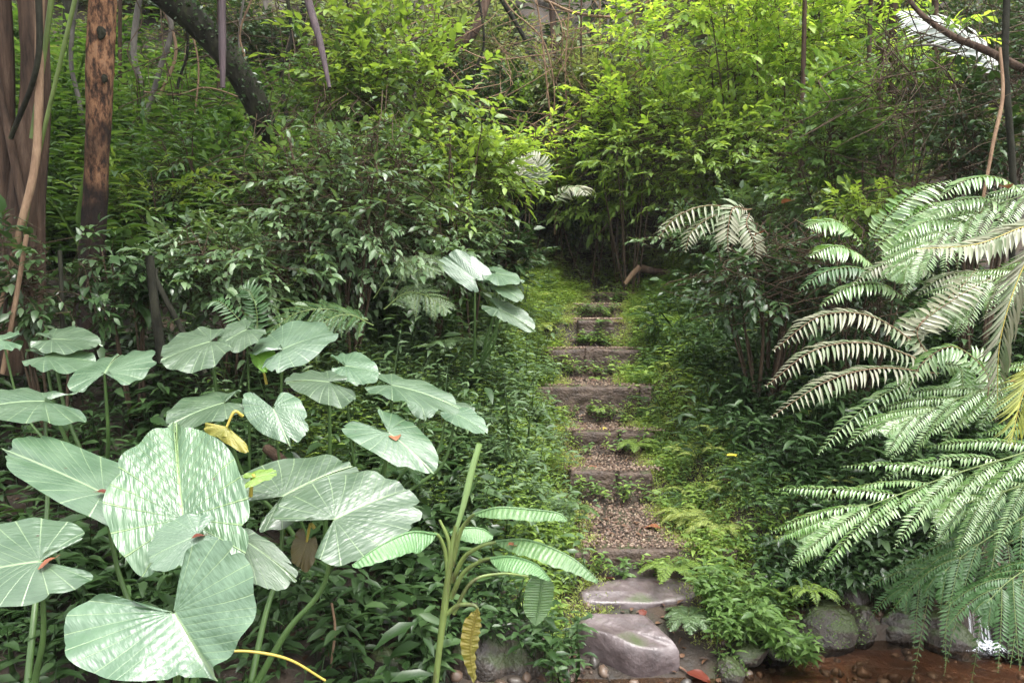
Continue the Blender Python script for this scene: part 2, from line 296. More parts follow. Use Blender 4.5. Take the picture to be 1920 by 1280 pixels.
def build_ground():
    xs = np.concatenate([np.linspace(-70, -8, 32), np.linspace(-7.9, 7.9, 230), np.linspace(8, 70, 32)])
    ys = np.concatenate([np.linspace(-30, 2.8, 14), np.linspace(3, 13, 220), np.linspace(13.3, 90, 70)])
    X, Y = np.meshgrid(xs, ys, indexing='ij'); Z = gz(X, Y)
    mb = MB(); mb.add(np.stack([X, Y, Z], -1).reshape(-1, 3), grid_tris(len(xs), len(ys))[:, ::-1]); o = mb.build('ground', M['soil'])
    tag(o, 'dark leaf-strewn forest soil of the bank and hillside', 'ground', kind='structure')
build_ground()

# ------------------------------------------------------------------ rocks
def ico(sub=3):
    import bmesh
    bm = bmesh.new(); bmesh.ops.create_icosphere(bm, subdivisions=sub, radius=1)
    v = np.array([p.co[:] for p in bm.verts]); f = np.array([[a.index for a in p.verts] for p in bm.faces]); bm.free(); return v, f
ICO = {k: ico(k) for k in (1, 2, 4, 5)}
def rock(loc, size, seed, mat, label, flat=None, rotz=0, cat='boulder', name='boulder', group=None, ridge=.3, tilt=(0, 0)):
    v, f = ICO[5]; v = v.copy(); r = np.random.RandomState(seed)
    for _ in range(7):   # worn faces
        n = nrm(r.randn(3)); d = r.uniform(.66, .9); s = v@n; v = v-np.outer(np.maximum(0, s-d)*.7, n)
    v = v*(1+ridge*noise(v[:, 0]+seed, v[:, 1], v[:, 2], 1.7)[:, None]*.5+.02*noise(v[:, 0], v[:, 1]+seed, v[:, 2], 8)[:, None])
    if flat: v[:, 2] = np.where(v[:, 2] > flat, flat+(v[:, 2]-flat)*.08, v[:, 2])
    v = v*np.array(size); mb = MB(); mb.add(v, f); o = mb.build(name, mat)
    o.location = [float(a) for a in loc]; o.rotation_euler = (tilt[0], tilt[1], rotz)
    return tag(o, label, cat, group)
def slab_poly(px, Y0s, z, thick, seed, mat, name, label):
    pass
def R(px, py, Y, dz=0):
    p = at(px, py, Y); p[2] += dz; return p
def plate(outline_px, th, mat, name, label, cat, z0=None, seed=0, skew=.0):
    """irregular flat stone: top outline given as (px, py, Y)"""
    top = np.array([at(*p) for p in outline_px]); c = top.mean(0); n = 90
    cl = smooth_path(np.vstack([top, top[:1]]), n+1)[:-1]
    cl = cl+np.stack([.012*noise(cl[:, 0], cl[:, 1], seed, 9), .012*noise(cl[:, 0], cl[:, 1]+5, seed, 9), np.zeros(n)], -1)
    rings = [(0, .0), (.35, 0), (.65, 0), (.85, 0), (.95, -.004), (.99, -.014), (1.01, -.035), (1.03, -.35), (1.0, -.7), (.9, -1.0)]
    V = []
    for k, (s, dz) in enumerate(rings):
        q = c+(cl-c)*s
        q[:, 2] += dz if dz > -.3 else dz*th
        q[:, 2] += .012*noise(q[:, 0]+seed, q[:, 1], 0, 4)*(1 if dz > -.3 else .5)
        if dz <= -.035: q[:, :2] += (.02*noise(q[:, 0]*1, q[:, 1], q[:, 2]+seed, 7))[:, None]*nrm(cl-c)[:, :2]
        V.append(q)
    mb = MB(); mb.add(np.array(V).reshape(-1, 3), grid_tris(len(rings), n, wrap=True)); o = mb.build(name, mat, loc=c)
    return tag(o, label, cat)
plate([(1080, 1165, 4.55), (1110, 1148, 4.62), (1180, 1150, 4.62), (1215, 1155, 4.6), (1240, 1180, 4.48), (1262, 1200, 4.40), (1262, 1216, 4.36), (1200, 1212, 4.32), (1150, 1192, 4.38), (1095, 1180, 4.46)],
      .27, M['slab'], 'boulder', 'big flat-topped wet purple-grey boulder at the foot of the path', 'boulder', seed=2)
plate([(1085, 1105, 4.86), (1120, 1088, 5.0), (1200, 1080, 5.06), (1290, 1086, 5.02), (1322, 1100, 4.96), (1300, 1118, 4.86), (1230, 1126, 4.80), (1150, 1128, 4.78), (1100, 1126, 4.78)],
      .13, M['slab'], 'stepping_stone', 'thin flat wet stone slab with a broken front edge just below the lowest step', 'stone', seed=5)
rock(R(1545, 1190, 4.85), (.24, .2, .22), 11, M['boulder'], 'large moss-capped boulder at the stream edge below the fern fronds')
rock(R(1462, 1207, 4.62), (.13, .12, .12), 12, M['boulder'], 'small round mossy stone beside the large mossy boulder')
rock(R(1600, 1150, 5.0), (.15, .2, .24), 19, M['rock'], 'dark smooth wet rock behind the large mossy boulder')
rock(R(1370, 1262, 4.35), (.09, .1, .1), 13, M['boulder'], 'small bright green mossy stone at the bottom edge right of the flat boulder')
rock(R(925, 1225, 4.25), (.30, .28, .26), 14, M['rock'], 'dark mossy boulder in shade left of the flat boulder')
rock(R(725, 1258, 3.9), (.12, .12, .11), 15, M['rock'], 'small olive mossy stone at the bottom left of the banana stem')
rock(R(1600, 1090, 5.45), (.38, .2, .2), 16, M['bed'], 'reddish brown rock ledge under the fern fronds', flat=.5)
rock(R(1495, 1262, 4.45, -.05), (.24, .14, .06), 17, M['bed'], 'flat reddish stone lying in the shallow stream', flat=.6, name='stream_stone', cat='stone')
rock(R(1650, 1256, 4.5, -.06), (.2, .15, .06), 18, M['bed'], 'flat orange-brown stone in the stream below the dark ferns', flat=.6, name='stream_stone', cat='stone')
rock(R(1760, 1195, 4.9), (.2, .3, .2), 20, M['rock'], 'dark wet rock left of the little waterfall')
rock(R(1905, 1180, 4.8), (.22, .3, .26), 21, M['rock'], 'dark wet rock right of the little waterfall')
rock(R(1680, 1150, 5.1), (.22, .16, .14), 23, M['rock'], 'dark wet stone wedged between boulder and waterfall, under the fern')
rock(R(1400, 1225, 4.5), (.12, .1, .07), 24, M['rock'], 'small dark stone in the herbs left of the round mossy stone')
for k, (x_, s_) in enumerate(((1.95, .16), (2.2, .13), (2.42, .15), (3.1, .17))):
    rock((x_, 4.84, .05+.03*(k % 2)), (s_, .12, .14), 60+k, M['rock'], ['dark wet stone of the low stream ledge, just right of the large mossy boulder', 'dark wet stone of the low stream ledge, second right of the mossy boulder', 'dark wet stone of the stream ledge just left of the waterfall', 'dark wet stone of the stream ledge right of the waterfall'][k])
def pebbles():
    r = np.random.RandomState(12); n = 900; x = r.uniform(-.3, 3.4, n); y = r.uniform(3.9, 5.2, n); v, f = ICO[2]; sz = r.uniform(.008, .04, n)**1.0
    ok = (np.abs(x-.85) > .3) | (y < 4.3); x = x[ok]; y = y[ok]; sz = sz[ok]; n = len(x)
    P = np.stack([x, y, np.maximum(gz(x, y), -.04)+sz*.1], -1)
    V = v[None]*(1+.25*r.randn(n, len(v), 1)*.5)*sz[:, None, None]*r.uniform(.6, 1.2, (n, 1, 3))+P[:, None]
    mb = MB(); mb.add(V.reshape(-1, 3), (f[None]+(np.arange(n)*len(v))[:, None, None]).reshape(-1, 3))
    tag(mb.build('pebbles', M['pebble']), 'small dark brown stones along the stream bank', 'pebbles', kind='stuff')
pebbles()
rng = np.random.RandomState(5)

# ------------------------------------------------------------------ stone steps
def block(mb, c, sx, sy, sz, seed, rz=0):
    v, f = ICO[5]; v = v/np.max(np.abs(v), axis=1, keepdims=True)
    v = v*(1-.06*(np.sum(np.abs(v) > .93, axis=1) >= 2)[:, None])
    v = v*np.array([sx, sy, sz])/2
    v = v+.016*noise(v[:, 0]+seed, v[:, 1]*2, v[:, 2]*2, 9)[:, None]*nrm(v)+.022*noise(v[:, 0]+seed*3, v[:, 1], v[:, 2], 4)[:, None]*nrm(v)
    c_, s_ = math.cos(rz), math.sin(rz); v = np.stack([v[:, 0]*c_-v[:, 1]*s_, v[:, 0]*s_+v[:, 1]*c_, v[:, 2]], -1)
    mb.add(v+np.array(c), f)
step_lab = ['lowest and widest stone-edged gravel step with a small broken end block on its right', 'second stone step up, narrow with dark edging and leaf litter',
            'third stone step up with red-brown litter on its tread', 'fourth stone step up, a long dark slab with a high planted riser',
            'fifth stone step up, two grey blocks with an upright post between them', 'sixth stone step up, short, with small plants on its riser',
            'seventh stone step up, mostly hidden by grass', 'topmost small stone step where the path fades out']
grav = MB(); lit = MB()
for i, (ey, Y, xl, xr, bk) in enumerate(STEPS):
    z = SZ[i]; a = at(xl, ey, Y)[0]; b = at(xr, ey, Y)[0]; cx = (a+b)/2; w = b-a
    root = empty('stone_step', (cx, Y, z), step_lab[i], 'step', 'stone steps of the path')
    hgt = [.22, .2, .26, .3, .28, .26, .16, .14][i]
    def blk(x0, x1, name, dz=0, dy=0, h=hgt, d=.16, lab=None, rz=0):
        mb = MB(); block(mb, ((x0+x1)/2-cx, .06+dy, -h/2+dz), x1-x0, d, h, i*7+x0, rz); o = mb.build(name, M['stone'], root)
        if lab: o['label'] = lab
    if i == 0:
        blk(a, a+.12, 'slab', -.02); blk(a+.16, a+.72, 'slab', rz=.03); blk(a+.73, b-.12, 'slab', -.045, .03, rz=-.05); blk(b-.11, b, 'end_block', .015, lab='small square broken end block')
    elif i == 3: blk(a, b-.12, 'slab', rz=.01); blk(b-.115, b, 'end_block', .01)
    elif i == 4:
        m = at(1105, ey, Y)[0]; blk(a, m-.045, 'slab'); blk(m-.04, m+.04, 'post', .01, -.03, .36, .09, 'upright wooden post between two blocks'); blk(m+.05, b, 'slab', -.01, .01)
    else: blk(a, (a+b)/2+.05, 'slab', rz=.02); blk((a+b)/2+.06, b, 'slab', -.01, .01, rz=-.02)
    y1 = SY[i+1] if i < 7 else 11.3
    # gravel tread
    n = int(2200 if i == 0 else 1500); gx = rng.uniform(a-.05, b+.1, n) if i else rng.uniform(at(1085, 980, 5.6)[0], at(1290, 980, 5.6)[0], n); gy = rng.uniform(Y+.02, y1+.02, n)
    s = rng.uniform(.004, .012, n)*(1 if i else 1.0); v, f = ICO[1]
    sc = rng.uniform(.6, 1.2, (n, 3)); V = v[None]*sc[:, None]*s[:, None, None]+np.stack([gx, gy, np.where(gy < Y+.15, np.maximum(gz(gx, gy), z+.004), gz(gx, gy))+s*.3+.004], -1)[:, None]
    mb = MB(); mb.add(V.reshape(-1, 3), (f[None]+(np.arange(n)*len(v))[:, None, None]).reshape(-1, 3))
    g = mb.build('gravel', M['gravel'], root, smooth=False); g.location = (-cx, -Y, -z); g['kind'] = 'stuff'
    n2 = 130 if i else 200
    gx = rng.uniform(a, b, n2); gy = rng.uniform(Y+.02, y1-.02, n2)
    leaves(lit, np.stack([gx, gy, gz(gx, gy)+.012], -1), np.stack([rng.randn(n2), rng.randn(n2), rng.randn(n2)*.1], -1), np.stack([rng.randn(n2)*.3, rng.randn(n2)*.3, np.ones(n2)], -1), rng.uniform(.02, .05, n2), rng.uniform(.01, .025, n2), T8)
n2 = 9000
gx = rng.uniform(-5, 6, n2); gy = rng.uniform(3.5, 12, n2)
leaves(lit, np.stack([gx, gy, gz(gx, gy)+.015], -1), np.stack([rng.randn(n2), rng.randn(n2), rng.randn(n2)*.1], -1), np.stack([rng.randn(n2)*.3, rng.randn(n2)*.3, np.ones(n2)], -1), rng.uniform(.03, .08, n2), rng.uniform(.015, .035, n2), T8)
tag(lit.build('leaf_litter', M['litter']), 'small brown dead leaves littering the treads and the soil', 'leaf litter', kind='stuff')

# ------------------------------------------------------------------ stream
def build_water():
    m, t, out = new_mat('water'); L = t.links.new
    tc = t.nodes.new('ShaderNodeTexCoord'); mp = t.nodes.new('ShaderNodeMapping'); mp.inputs['Scale'].default_value = (1, 2.6, 1); L(tc.outputs['Object'], mp.inputs[0])
    n = t.nodes.new('ShaderNodeTexNoise'); n.inputs['Scale'].default_value = 5; n.inputs['Detail'].default_value = 4; L(mp.outputs[0], n.inputs['Vector'])
    b = t.nodes.new('ShaderNodeBump'); b.inputs['Strength'].default_value = .35; b.inputs['Distance'].default_value = .03; L(n.outputs[0], b.inputs['Height'])
    fr = t.nodes.new('ShaderNodeFresnel'); fr.inputs[0].default_value = 1.33; L(b.outputs[0], fr.inputs[1])
    g = t.nodes.new('ShaderNodeBsdfGlossy'); g.inputs['Roughness'].default_value = .06; L(b.outputs[0], g.inputs['Normal'])
    tr = t.nodes.new('ShaderNodeBsdfTransparent'); tr.inputs[0].default_value = (.85, .72, .6, 1)
    mx = t.nodes.new('ShaderNodeMixShader'); L(fr.outputs[0], mx.inputs[0]); L(tr.outputs[0], mx.inputs[1]); L(g.outputs[0], mx.inputs[2]); L(mx.outputs[0], out.inputs[0])
    mb = MB()
    for (x0, x1, y0, y1, z) in ((-.8, 8, -10, 4.80, .03), (1.2, 8, 4.82, 5.6, .22)):
        xs = np.linspace(x0, x1, 60); ys = np.linspace(y0, y1, 60); X, Y = np.meshgrid(xs, ys, indexing='ij'); Z = z+.004*noise(X, Y, 0, 4)
        mb.add(np.stack([X, Y, Z], -1).reshape(-1, 3), grid_tris(60, 60)[:, ::-1])
    tag(mb.build('water', m), 'shallow clear stream over reddish brown stones', 'stream', kind='structure')
    # stream bed
    mb = MB(); xs = np.linspace(1.1, 8, 70); ys = np.linspace(3, 5.7, 60); X, Y = np.meshgrid(xs, ys, indexing='ij')
    Z = np.where(Y > 4.8, .14, -.03)+.035*noise(X, Y, 0, 5)
    mb.add(np.stack([X, Y, Z], -1).reshape(-1, 3), grid_tris(70, 60)[:, ::-1])
    tag(mb.build('stream_bed', M['bed']), 'reddish brown rocky bed under the stream', 'stream bed', kind='structure')
    # waterfall and foam
    m, t, out = new_mat('white_water'); p = t.nodes.new('ShaderNodeBsdfPrincipled'); p.inputs['Base Color'].default_value = (.75, .78, .82, 1); p.inputs['Roughness'].default_value = .2
    tp = t.nodes.new('ShaderNodeBsdfTransparent'); mx = t.nodes.new('ShaderNodeMixShader')
    tc = t.nodes.new('ShaderNodeTexCoord'); mp = t.nodes.new('ShaderNodeMapping'); mp.inputs['Scale'].default_value = (110, 8, 5); t.links.new(tc.outputs['Object'], mp.inputs[0])
    n = t.nodes.new('ShaderNodeTexNoise'); n.inputs['Scale'].default_value = 1; n.inputs['Detail'].default_value = 5; t.links.new(mp.outputs[0], n.inputs['Vector'])
    mr = t.nodes.new('ShaderNodeMapRange'); mr.inputs[1].default_value = .5; mr.inputs[2].default_value = .75; t.links.new(n.outputs[0], mr.inputs[0])
    t.links.new(mr.outputs[0], mx.inputs[0]); t.links.new(tp.outputs[0], mx.inputs[1]); t.links.new(p.outputs[0], mx.inputs[2]); t.links.new(mx.outputs[0], out.inputs[0])
    c = at(1835, 1215, 4.78); wl = .09
    root = empty('waterfall', (c[0], 4.78, .03), 'little white waterfall dropping into the stream at the lower right', 'waterfall')
    mb = MB(); us = np.linspace(-wl, wl, 40); s = np.linspace(0, 1, 24); U, Sx = np.meshgrid(us, s, indexing='ij')
    yy = .03-.10*Sx+.012*np.sin(U*90); zz = .21*(1-Sx**1.8)
    mb.add(np.stack([U*(1+.2*Sx), yy, zz+.004*np.sin(U*120)], -1).reshape(-1, 3), grid_tris(40, 24)); mb.build('falling_water', m, root)
    mb = MB(); n = 900; r_ = rng.rand(n)**.7; th = rng.uniform(0, 6.28, n); v, f = ICO[1]
    q = np.stack([r_*.2*np.cos(th), -.10+r_*.10*np.sin(th), .006+rng.rand(n)*.03*(1-r_)], -1); ss = rng.uniform(.002, .009, n)*(1.2-r_)
    mb.add((v[None]*ss[:, None, None]*np.array([1.3, 1, .6])+q[:, None]).reshape(-1, 3), (f[None]+(np.arange(n)*len(v))[:, None, None]).reshape(-1, 3))
    m2, t, out = new_mat('foam'); p = t.nodes.new('ShaderNodeBsdfPrincipled'); p.inputs['Base Color'].default_value = (.7, .73, .78, 1); p.inputs['Roughness'].default_value = .3; t.links.new(p.outputs[0], out.inputs[0])
    f_ = mb.build('foam', m2, root); f_['kind'] = 'stuff'
build_water()

# ------------------------------------------------------------------ trunks, vines, poles
def trunk_tree(pts, r, mat, label, crown=None, seg=40, rough=.1, n=170, name='tree', cat='tree', extra=None, cmat='dark', leaf=.13):
    P = smooth_path([at(*p) if len(p) == 3 else p[:3] for p in pts], n); loc = P[0].copy()
    root = empty(name, loc, label, cat)
    mb = MB(); tube(mb, P-loc, r, seg, rough, seed=loc[0]); mb.build('trunk', mat, root)
    for e in (extra or []):
        q = smooth_path([at(*p) for p in e[0]], 24)-loc; mb = MB(); tube(mb, q, e[1], 8, .06); mb.build('limb', e[2] if len(e) > 2 else mat, root)
    if crown:  # unseen foliage above the view, put in and thickened to shade the left
        c, rad, nt_ = crown; mb = MB(); foliage_cloud(mb, np.array(c)-loc, rad, nt_, leaf, seed=int(abs(c[0])*10)+3); mb.build('crown', M[cmat], root)
    return root
def twig_leaves(mb, st, p0, d, L, m, ll, lw, rs, droop=.3, T=T8, angle=.9, r=.003, up=(0, 0, 1)):
    """twigs (arrays p0,d) each with m alternate leaves"""
    n = len(p0); s = np.linspace(.15, 1, m)
    L = np.broadcast_to(L, n)
    pts = p0[:, None]+d[:, None]*(s[None, :, None]*L[:, None, None])
    pts[..., 2] -= droop*L[:, None]*s[None]**2*.5
    sd_ = nrm(np.cross(d, np.array(up)+.01)); sgn = np.where(np.arange(m) % 2 == 0, 1, -1)
    ang = angle*(1-.55*s)[None, :, None]*np.ones((n, 1, 1)); ang[:, -1] *= .1
    dirs = d[:, None]*np.cos(ang)+sd_[:, None]*np.sin(ang)*sgn[None, :, None]
    dirs = dirs+rs.randn(n, m, 3)*.22; dirs[..., 2] -= droop*.8
    N = np.array(up)+rs.randn(n, m, 3)*.33
    ln = ll*rs.uniform(.6, 1.2, (n, m))
    ln = ln*rs.uniform(.65, 1.25, (n, 1))
    leaves(mb, pts.reshape(-1, 3), dirs.reshape(-1, 3), N.reshape(-1, 3), ln.ravel(), (ln*lw*rs.uniform(.8, 1.2, (n, 1))).ravel(), T)
    if st is not None:
        for i in range(n):
            q = np.array([p0[i], p0[i]+d[i]*L[i]*.5, p0[i]+d[i]*L[i]*.95]); q[1, 2] -= droop*L[i]*.12; q[2, 2] -= droop*L[i]*.45
            tube(st, q, [r, r*.5], 3)
def foliage_cloud(mb, c, rad, nt_, leaf, seed=0, T=T4):
    rs = np.random.RandomState(seed); q = nrm(rs.randn(nt_, 3))*(rs.rand(nt_, 1)**.4)
    keep = noise(q[:, 0]*3+seed, q[:, 1]*3, q[:, 2]*3, 1.0) > -.25; q = q[keep]
    d = nrm(q+rs.randn(len(q), 3)*.5)
    twig_leaves(mb, None, q*np.array(rad)+c, d, .5, 10, leaf, .45, rs, .4, T)
trunk_tree([(168, 660, 6.6), (170, 520, 6.6), (178, 380, 6.55), (186, 200, 6.5), (190, 60, 6.5), (195, -60, 6.5), (205, -400, 6.6), (215, -800, 6.8)], [.105, .10, .09, .10, .095, .11, .10], M['bark_orange'],
           'thick upright trunk with flaking orange bark and dark burnt base at the upper left', crown=((-4.2, 7.6, 8.2), (3.0, 2.6, 1.2), 1300))
def knot(px, py, Y, r, parent_name):
    mb = MB(); c = at(px, py, Y); v, f = ICO[4]; v = v*(1+.35*noise(v[:, 0], v[:, 1], v[:, 2]+px, 2.2)[:, None]); mb.add(v*np.array([r, .5*r, r*1.4]), f); return c, mb
root = [o for o in S.objects if o.get('label', '').startswith('thick upright')][0]
for (px, py, kr) in ((190, 62, .036), (196, 148, .024)):
    c, mb = knot(px, py, 6.405, kr, root); o = mb.build('knot_hole', M['bark_black'], root); o.location = Vector(c.tolist())-root.location
trunk_tree([(545, 330, 7.9), (508, 265, 7.7), (478, 190, 7.5), (430, 110, 7.4), (370, 45, 7.3), (300, -20, 7.2), (200, -130, 7.1), (60, -330, 7.0)], [.07, .10, .115, .115, .12, .12], M['bark_black'],
           'black mossy tree trunk leaning to the left over the green slope', crown=((-3.0, 10.0, 9.5), (3.0, 2.0, 1.1), 500))
def trunk_moss():
    tr = [o for o in S.objects if o.get('label', '').startswith('black mossy')][0]; loc = np.array(tr.location[:]); rs = np.random.RandomState(8)
    P = smooth_path([at(*p) for p in [(508, 265, 7.7), (478, 190, 7.5), (430, 110, 7.4), (370, 45, 7.3), (300, -20, 7.2)]], 700)-loc
    d = nrm(rs.randn(700, 3)+np.array([.5, -.8, .6])); P = P+d*.115; l = rs.uniform(.02, .055, 700); mb = MB()
    leaves(mb, P, d+rs.randn(700, 3)*.6, d+rs.randn(700, 3)*.5, l, l*.5, T4); mb.build('moss', M['dark'], tr)
trunk_moss()
# far-left clump of stems
trunk_tree([(20, 700, 5.9), (30, 520, 5.9), (45, 330, 5.9), (60, 150, 5.9), (50, -60, 5.9), (30, -500, 5.9)], [.09, .10, .08, .07, .07], M['bark_brown'],
           'dark brown fluted multi-stemmed tree at the left edge', crown=((-5.0, 5.6, 7.2), (2.4, 2.4, 1.0), 1300),
           extra=[([(35, 480, 5.8), (70, 300, 5.7), (110, 130, 5.6), (150, -40, 5.5)], [.014, .014], M['twig_green']), ([(60, 260, 5.75), (80, 120, 5.7), (105, -60, 5.6)], [.018, .018], M['twig_green']),
                  ([(50, 420, 5.8), (10, 220, 5.8), (-30, 60, 5.8)], [.03, .025]), ([(0, 640, 5.9), (8, 400, 5.9), (10, 150, 5.9), (0, -60, 5.9)], [.07, .06]), ([(75, 640, 6.0), (72, 400, 6.0), (82, 200, 6.0), (75, -60, 6.0)], [.05, .045]), ([(0, 590, 5.6), (40, 420, 5.6), (70, 270, 5.65), (75, -50, 5.7)], [.022, .03], M['twig_brown']),
                  ([(0, 640, 5.5), (30, 500, 5.5), (90, 640, 5.5)], [.012, .012]), ([(20, 260, 5.75), (70, 120, 5.6), (72, -40, 5.6)], [.016, .022], M['bark_black'])])
trunk_tree([(385, 700, 5.6), (300, 540, 5.65), (290, 505, 5.7)], [.02, .02], M['bark_black'], 'thin dark fallen pole in the shade under the left shrubs', seg=8, name='fallen_branch', cat='branch')
def pole(pts, r, mat, label, name='dead_palm_stalk', cat='stalk', seg=10, rough=.05, group=None, n=30):
    P = smooth_path([at(*p) for p in pts], n); loc = P[0].copy(); mb = MB(); tube(mb, P, r, seg, rough, loc[0])
    return tag(mb.build(name, mat, loc=loc), label, cat, group)
pole([(418, 165, 6.6), (417, 90, 6.6), (416, -20, 6.6), (414, -250, 6.6)], [.018, .03, .03, .03], M['pole'], 'dark hanging dead palm stalk with a torn pinkish lower end')
pole([(618, 165, 6.4), (600, 80, 6.5), (575, -10, 6.6), (540, -160, 6.7)], [.015, .028, .034, .034], M['pole'], 'slanting greyish purple dead stalk above the left shrub')
pole([(118, 660, 5.4), (116, 560, 5.4), (112, 470, 5.45)], [.014, .014], M['bark_black'], 'thin dark upright stalk in the lower left shade')
pole([(305, 680, 5.6), (292, 590, 5.6), (280, 480, 5.65)], [.035, .028], M['bark_black'], 'dark purple-black upright stalk among leaves left of the small ferns')
pole([(5, 700, 5.2), (30, 560, 5.2), (50, 440, 5.2)], [.016, .014], M['twig_brown'], 'reddish brown leaning stick at the far left', 'stick', 'stick')
pole([(1895, 560, 6.0), (1900, 350, 6.0), (1885, 120, 6.1), (1890, -60, 6.2)], [.02, .025, .022], M['bark_black'], 'dark brown tree stem at the right edge hung with vines', 'slender_trunk', 'tree', 12, .15)
pole([(1920, 130, 6.3), (1850, 95, 6.5), (1780, 65, 6.8), (1720, 20, 7.0), (1690, -30, 7.2)], [.03, .025, .015], M['bark_brown'], 'grey slanting bough crossing the pale palm frond at the upper right', 'bough', 'branch', 10, .12)
pole([(1790, 98, 6.75), (1750, 85, 6.8), (1700, 88, 6.9)], [.012, .008], M['bark_grey'], 'thin grey side twig below the slanting bough', 'twig', 'branch')
pole([(1838, 400, 5.6), (1862, 270, 5.7), (1880, 180, 5.8), (1875, 90, 5.9)], [.010, .014, .01], M['twig_brown'], 'pinkish brown straight twig rising from the ferns at the right', 'twig', 'branch')
pole([(800, 120, 12.5), (850, 92, 12.5), (890, 55, 12.6), (920, -20, 12.8)], [.05, .09, .07], M['bark_brown'], 'mossy curved trunk in the hillside thicket at the top centre', 'slender_trunk', 'tree', 12, .15)
pole([(985, 75, 12), (965, 40, 12), (935, -10, 12)], [.03, .035], M['bark_black'], 'short dark forked limb at the top centre', 'bough', 'branch')
pole([(1172, 532, 10.4), (1185, 515, 10.4), (1200, 500, 10.4)], [.03, .04], M['twig_brown'], 'broken reddish brown branch leaning above the top of the path', 'fallen_branch', 'branch', 8, .1)
pole([(1200, 502, 10.42), (1225, 508, 10.45), (1255, 512, 10.5)], [.05, .04], M['bark_brown'], 'short dark rotten log above the top of the path', 'fallen_log', 'log', 10, .15)
pole([(500, 840, 4.7), (530, 865, 4.6), (545, 890, 4.5)], [.03, .04], M['bark_brown'], 'short brown root stub between the elephant ear leaves', 'tree_root', 'root', 10, .15)
pole([(620, 1250, 3.7), (628, 1180, 3.7), (622, 1130, 3.7)], [.006, .006], M['twig_brown'], 'thin reddish stick among dark herbs at the bottom centre', 'stick', 'stick')
vines = [([(1040, 440), (1045, 300), (1030, 200), (1015, 60), (1000, -30)], .014), ([(1075, 300), (1060, 150), (1070, -20)], .01), ([(1015, 250), (1040, 190), (1020, 80), (960, 20), (935, -20)], .012),
         ([(1180, 200), (1130, 90), (1125, -20)], .01), ([(1210, 160), (1190, 60), (1200, -20)], .012), ([(860, 90), (920, 112), (1000, 105), (1040, 100)], .010),
         ([(1020, 0), (1080, 25), (1150, 32), (1200, 15), (1240, -20)], .02), ([(300, 180), (330, 90), (290, -20)], .025), ([(275, 215), (300, 130), (320, 40), (260, -40)], .04),
         ([(365, 220), (372, 120), (350, 20), (352, -30)], .014), ([(250, 170), (330, 178), (390, 165), (470, 190)], .012), ([(440, 150), (460, 120), (450, 60), (480, -20)], .016)]
vlab = ['long twisting brown vine hanging down the centre of the thicket', 'thin brown vine hanging just right of the central one', 'brown vine looping from the top centre into the shrubs', 'thin pale vine left of the lime green bush',
        'thin brown vine hanging at the edge of the lime green bush', 'thin grey twig arching level across the hillside thicket', 'grey branch sagging along the top edge above the thicket', 'thin pale stem between the orange trunk and the black leaning trunk',
        'crooked grey-brown stem right behind the orange trunk', 'thin pale upright stem under the black leaning trunk', 'pale thin twig running level across the green slope', 'curly brown vine right of the hanging palm stalk']
for (p, r), lb in zip(vines, vlab):
    Yv = 11.5 if p[0][0] > 700 else 10.8
    pole([(a, b, Yv) for a, b in p], [r, r*.8], M['twig_brown'] if r < .03 else M['bark_grey'], lb, 'vine', 'vine', 6, .05)
for k, (px, b, Y, r) in enumerate([(225, 300, 11.5, .03), (258, 290, 12, .05), (345, 260, 11, .02), (410, 250, 12, .03), (455, 240, 11.5, .018), (540, 200, 12, .035), (590, 170, 11.5, .02), (140, 330, 10, .03), (650, 180, 11, .018), (690, 160, 11.5, .025), (770, 200, 11.5, .02), (900, 230, 12, .02), (1090, 240, 11.5, .016), (1145, 220, 12, .02)]):
    w = 14*math.sin(k*2.1)
    pole([(px, b+40, Y), (px+w, b*.66, Y), (px-w*.6, b*.33, Y), (px+w*.8, -50, Y)], [r, r*.8], M[['bark_brown', 'bark_grey', 'bark_black'][k % 3]], 'thin crooked stem rising through the shaded thicket', 'crooked_stem', 'tree', 8, .12, group='thin crooked stems in the thicket')
# thin background trunks
for k, (px, b, Y, r, lean) in enumerate([(235, 250, 15, .12, 10), (262, 240, 16, .09, -15), (330, 210, 15.5, .07, 25), (395, 200, 15, .05, -8), (560, 170, 14.5, .06, 12), (505, 150, 15, .05, -10),
                                       (650, 130, 14, .05, 14), (760, 120, 14.5, .06, -12), (850, 60, 16, .06, 14), (1040, 60, 17, .07, -10), (1110, 50, 17, .05, 6), (1168, 60, 16, .05, 12), (1250, 60, 16, .06, -8), (120, 250, 13, .1, 12), (90, 240, 14, .06, -6),
                                       (1655, 420, 10, .05, -6), (1672, 400, 10.5, .06, 4), (1760, 300, 10, .05, -8), (1500, 330, 9.5, .03, 10), (1620, 330, 9.5, .03, 14)]):
    pole([(px, b+30, Y), (px+lean*.6, (b-60)/2, Y), (px+lean, -60, Y)], [r, r*.8], M[['bark_brown', 'bark_black', 'bark_grey'][k % 3] if k < 15 else 'bark_brown'],
         'slender dark trunk standing in the shaded thicket on the slope', 'slender_trunk', 'tree', 8, .1, group='slender trunks in the hillside thicket')

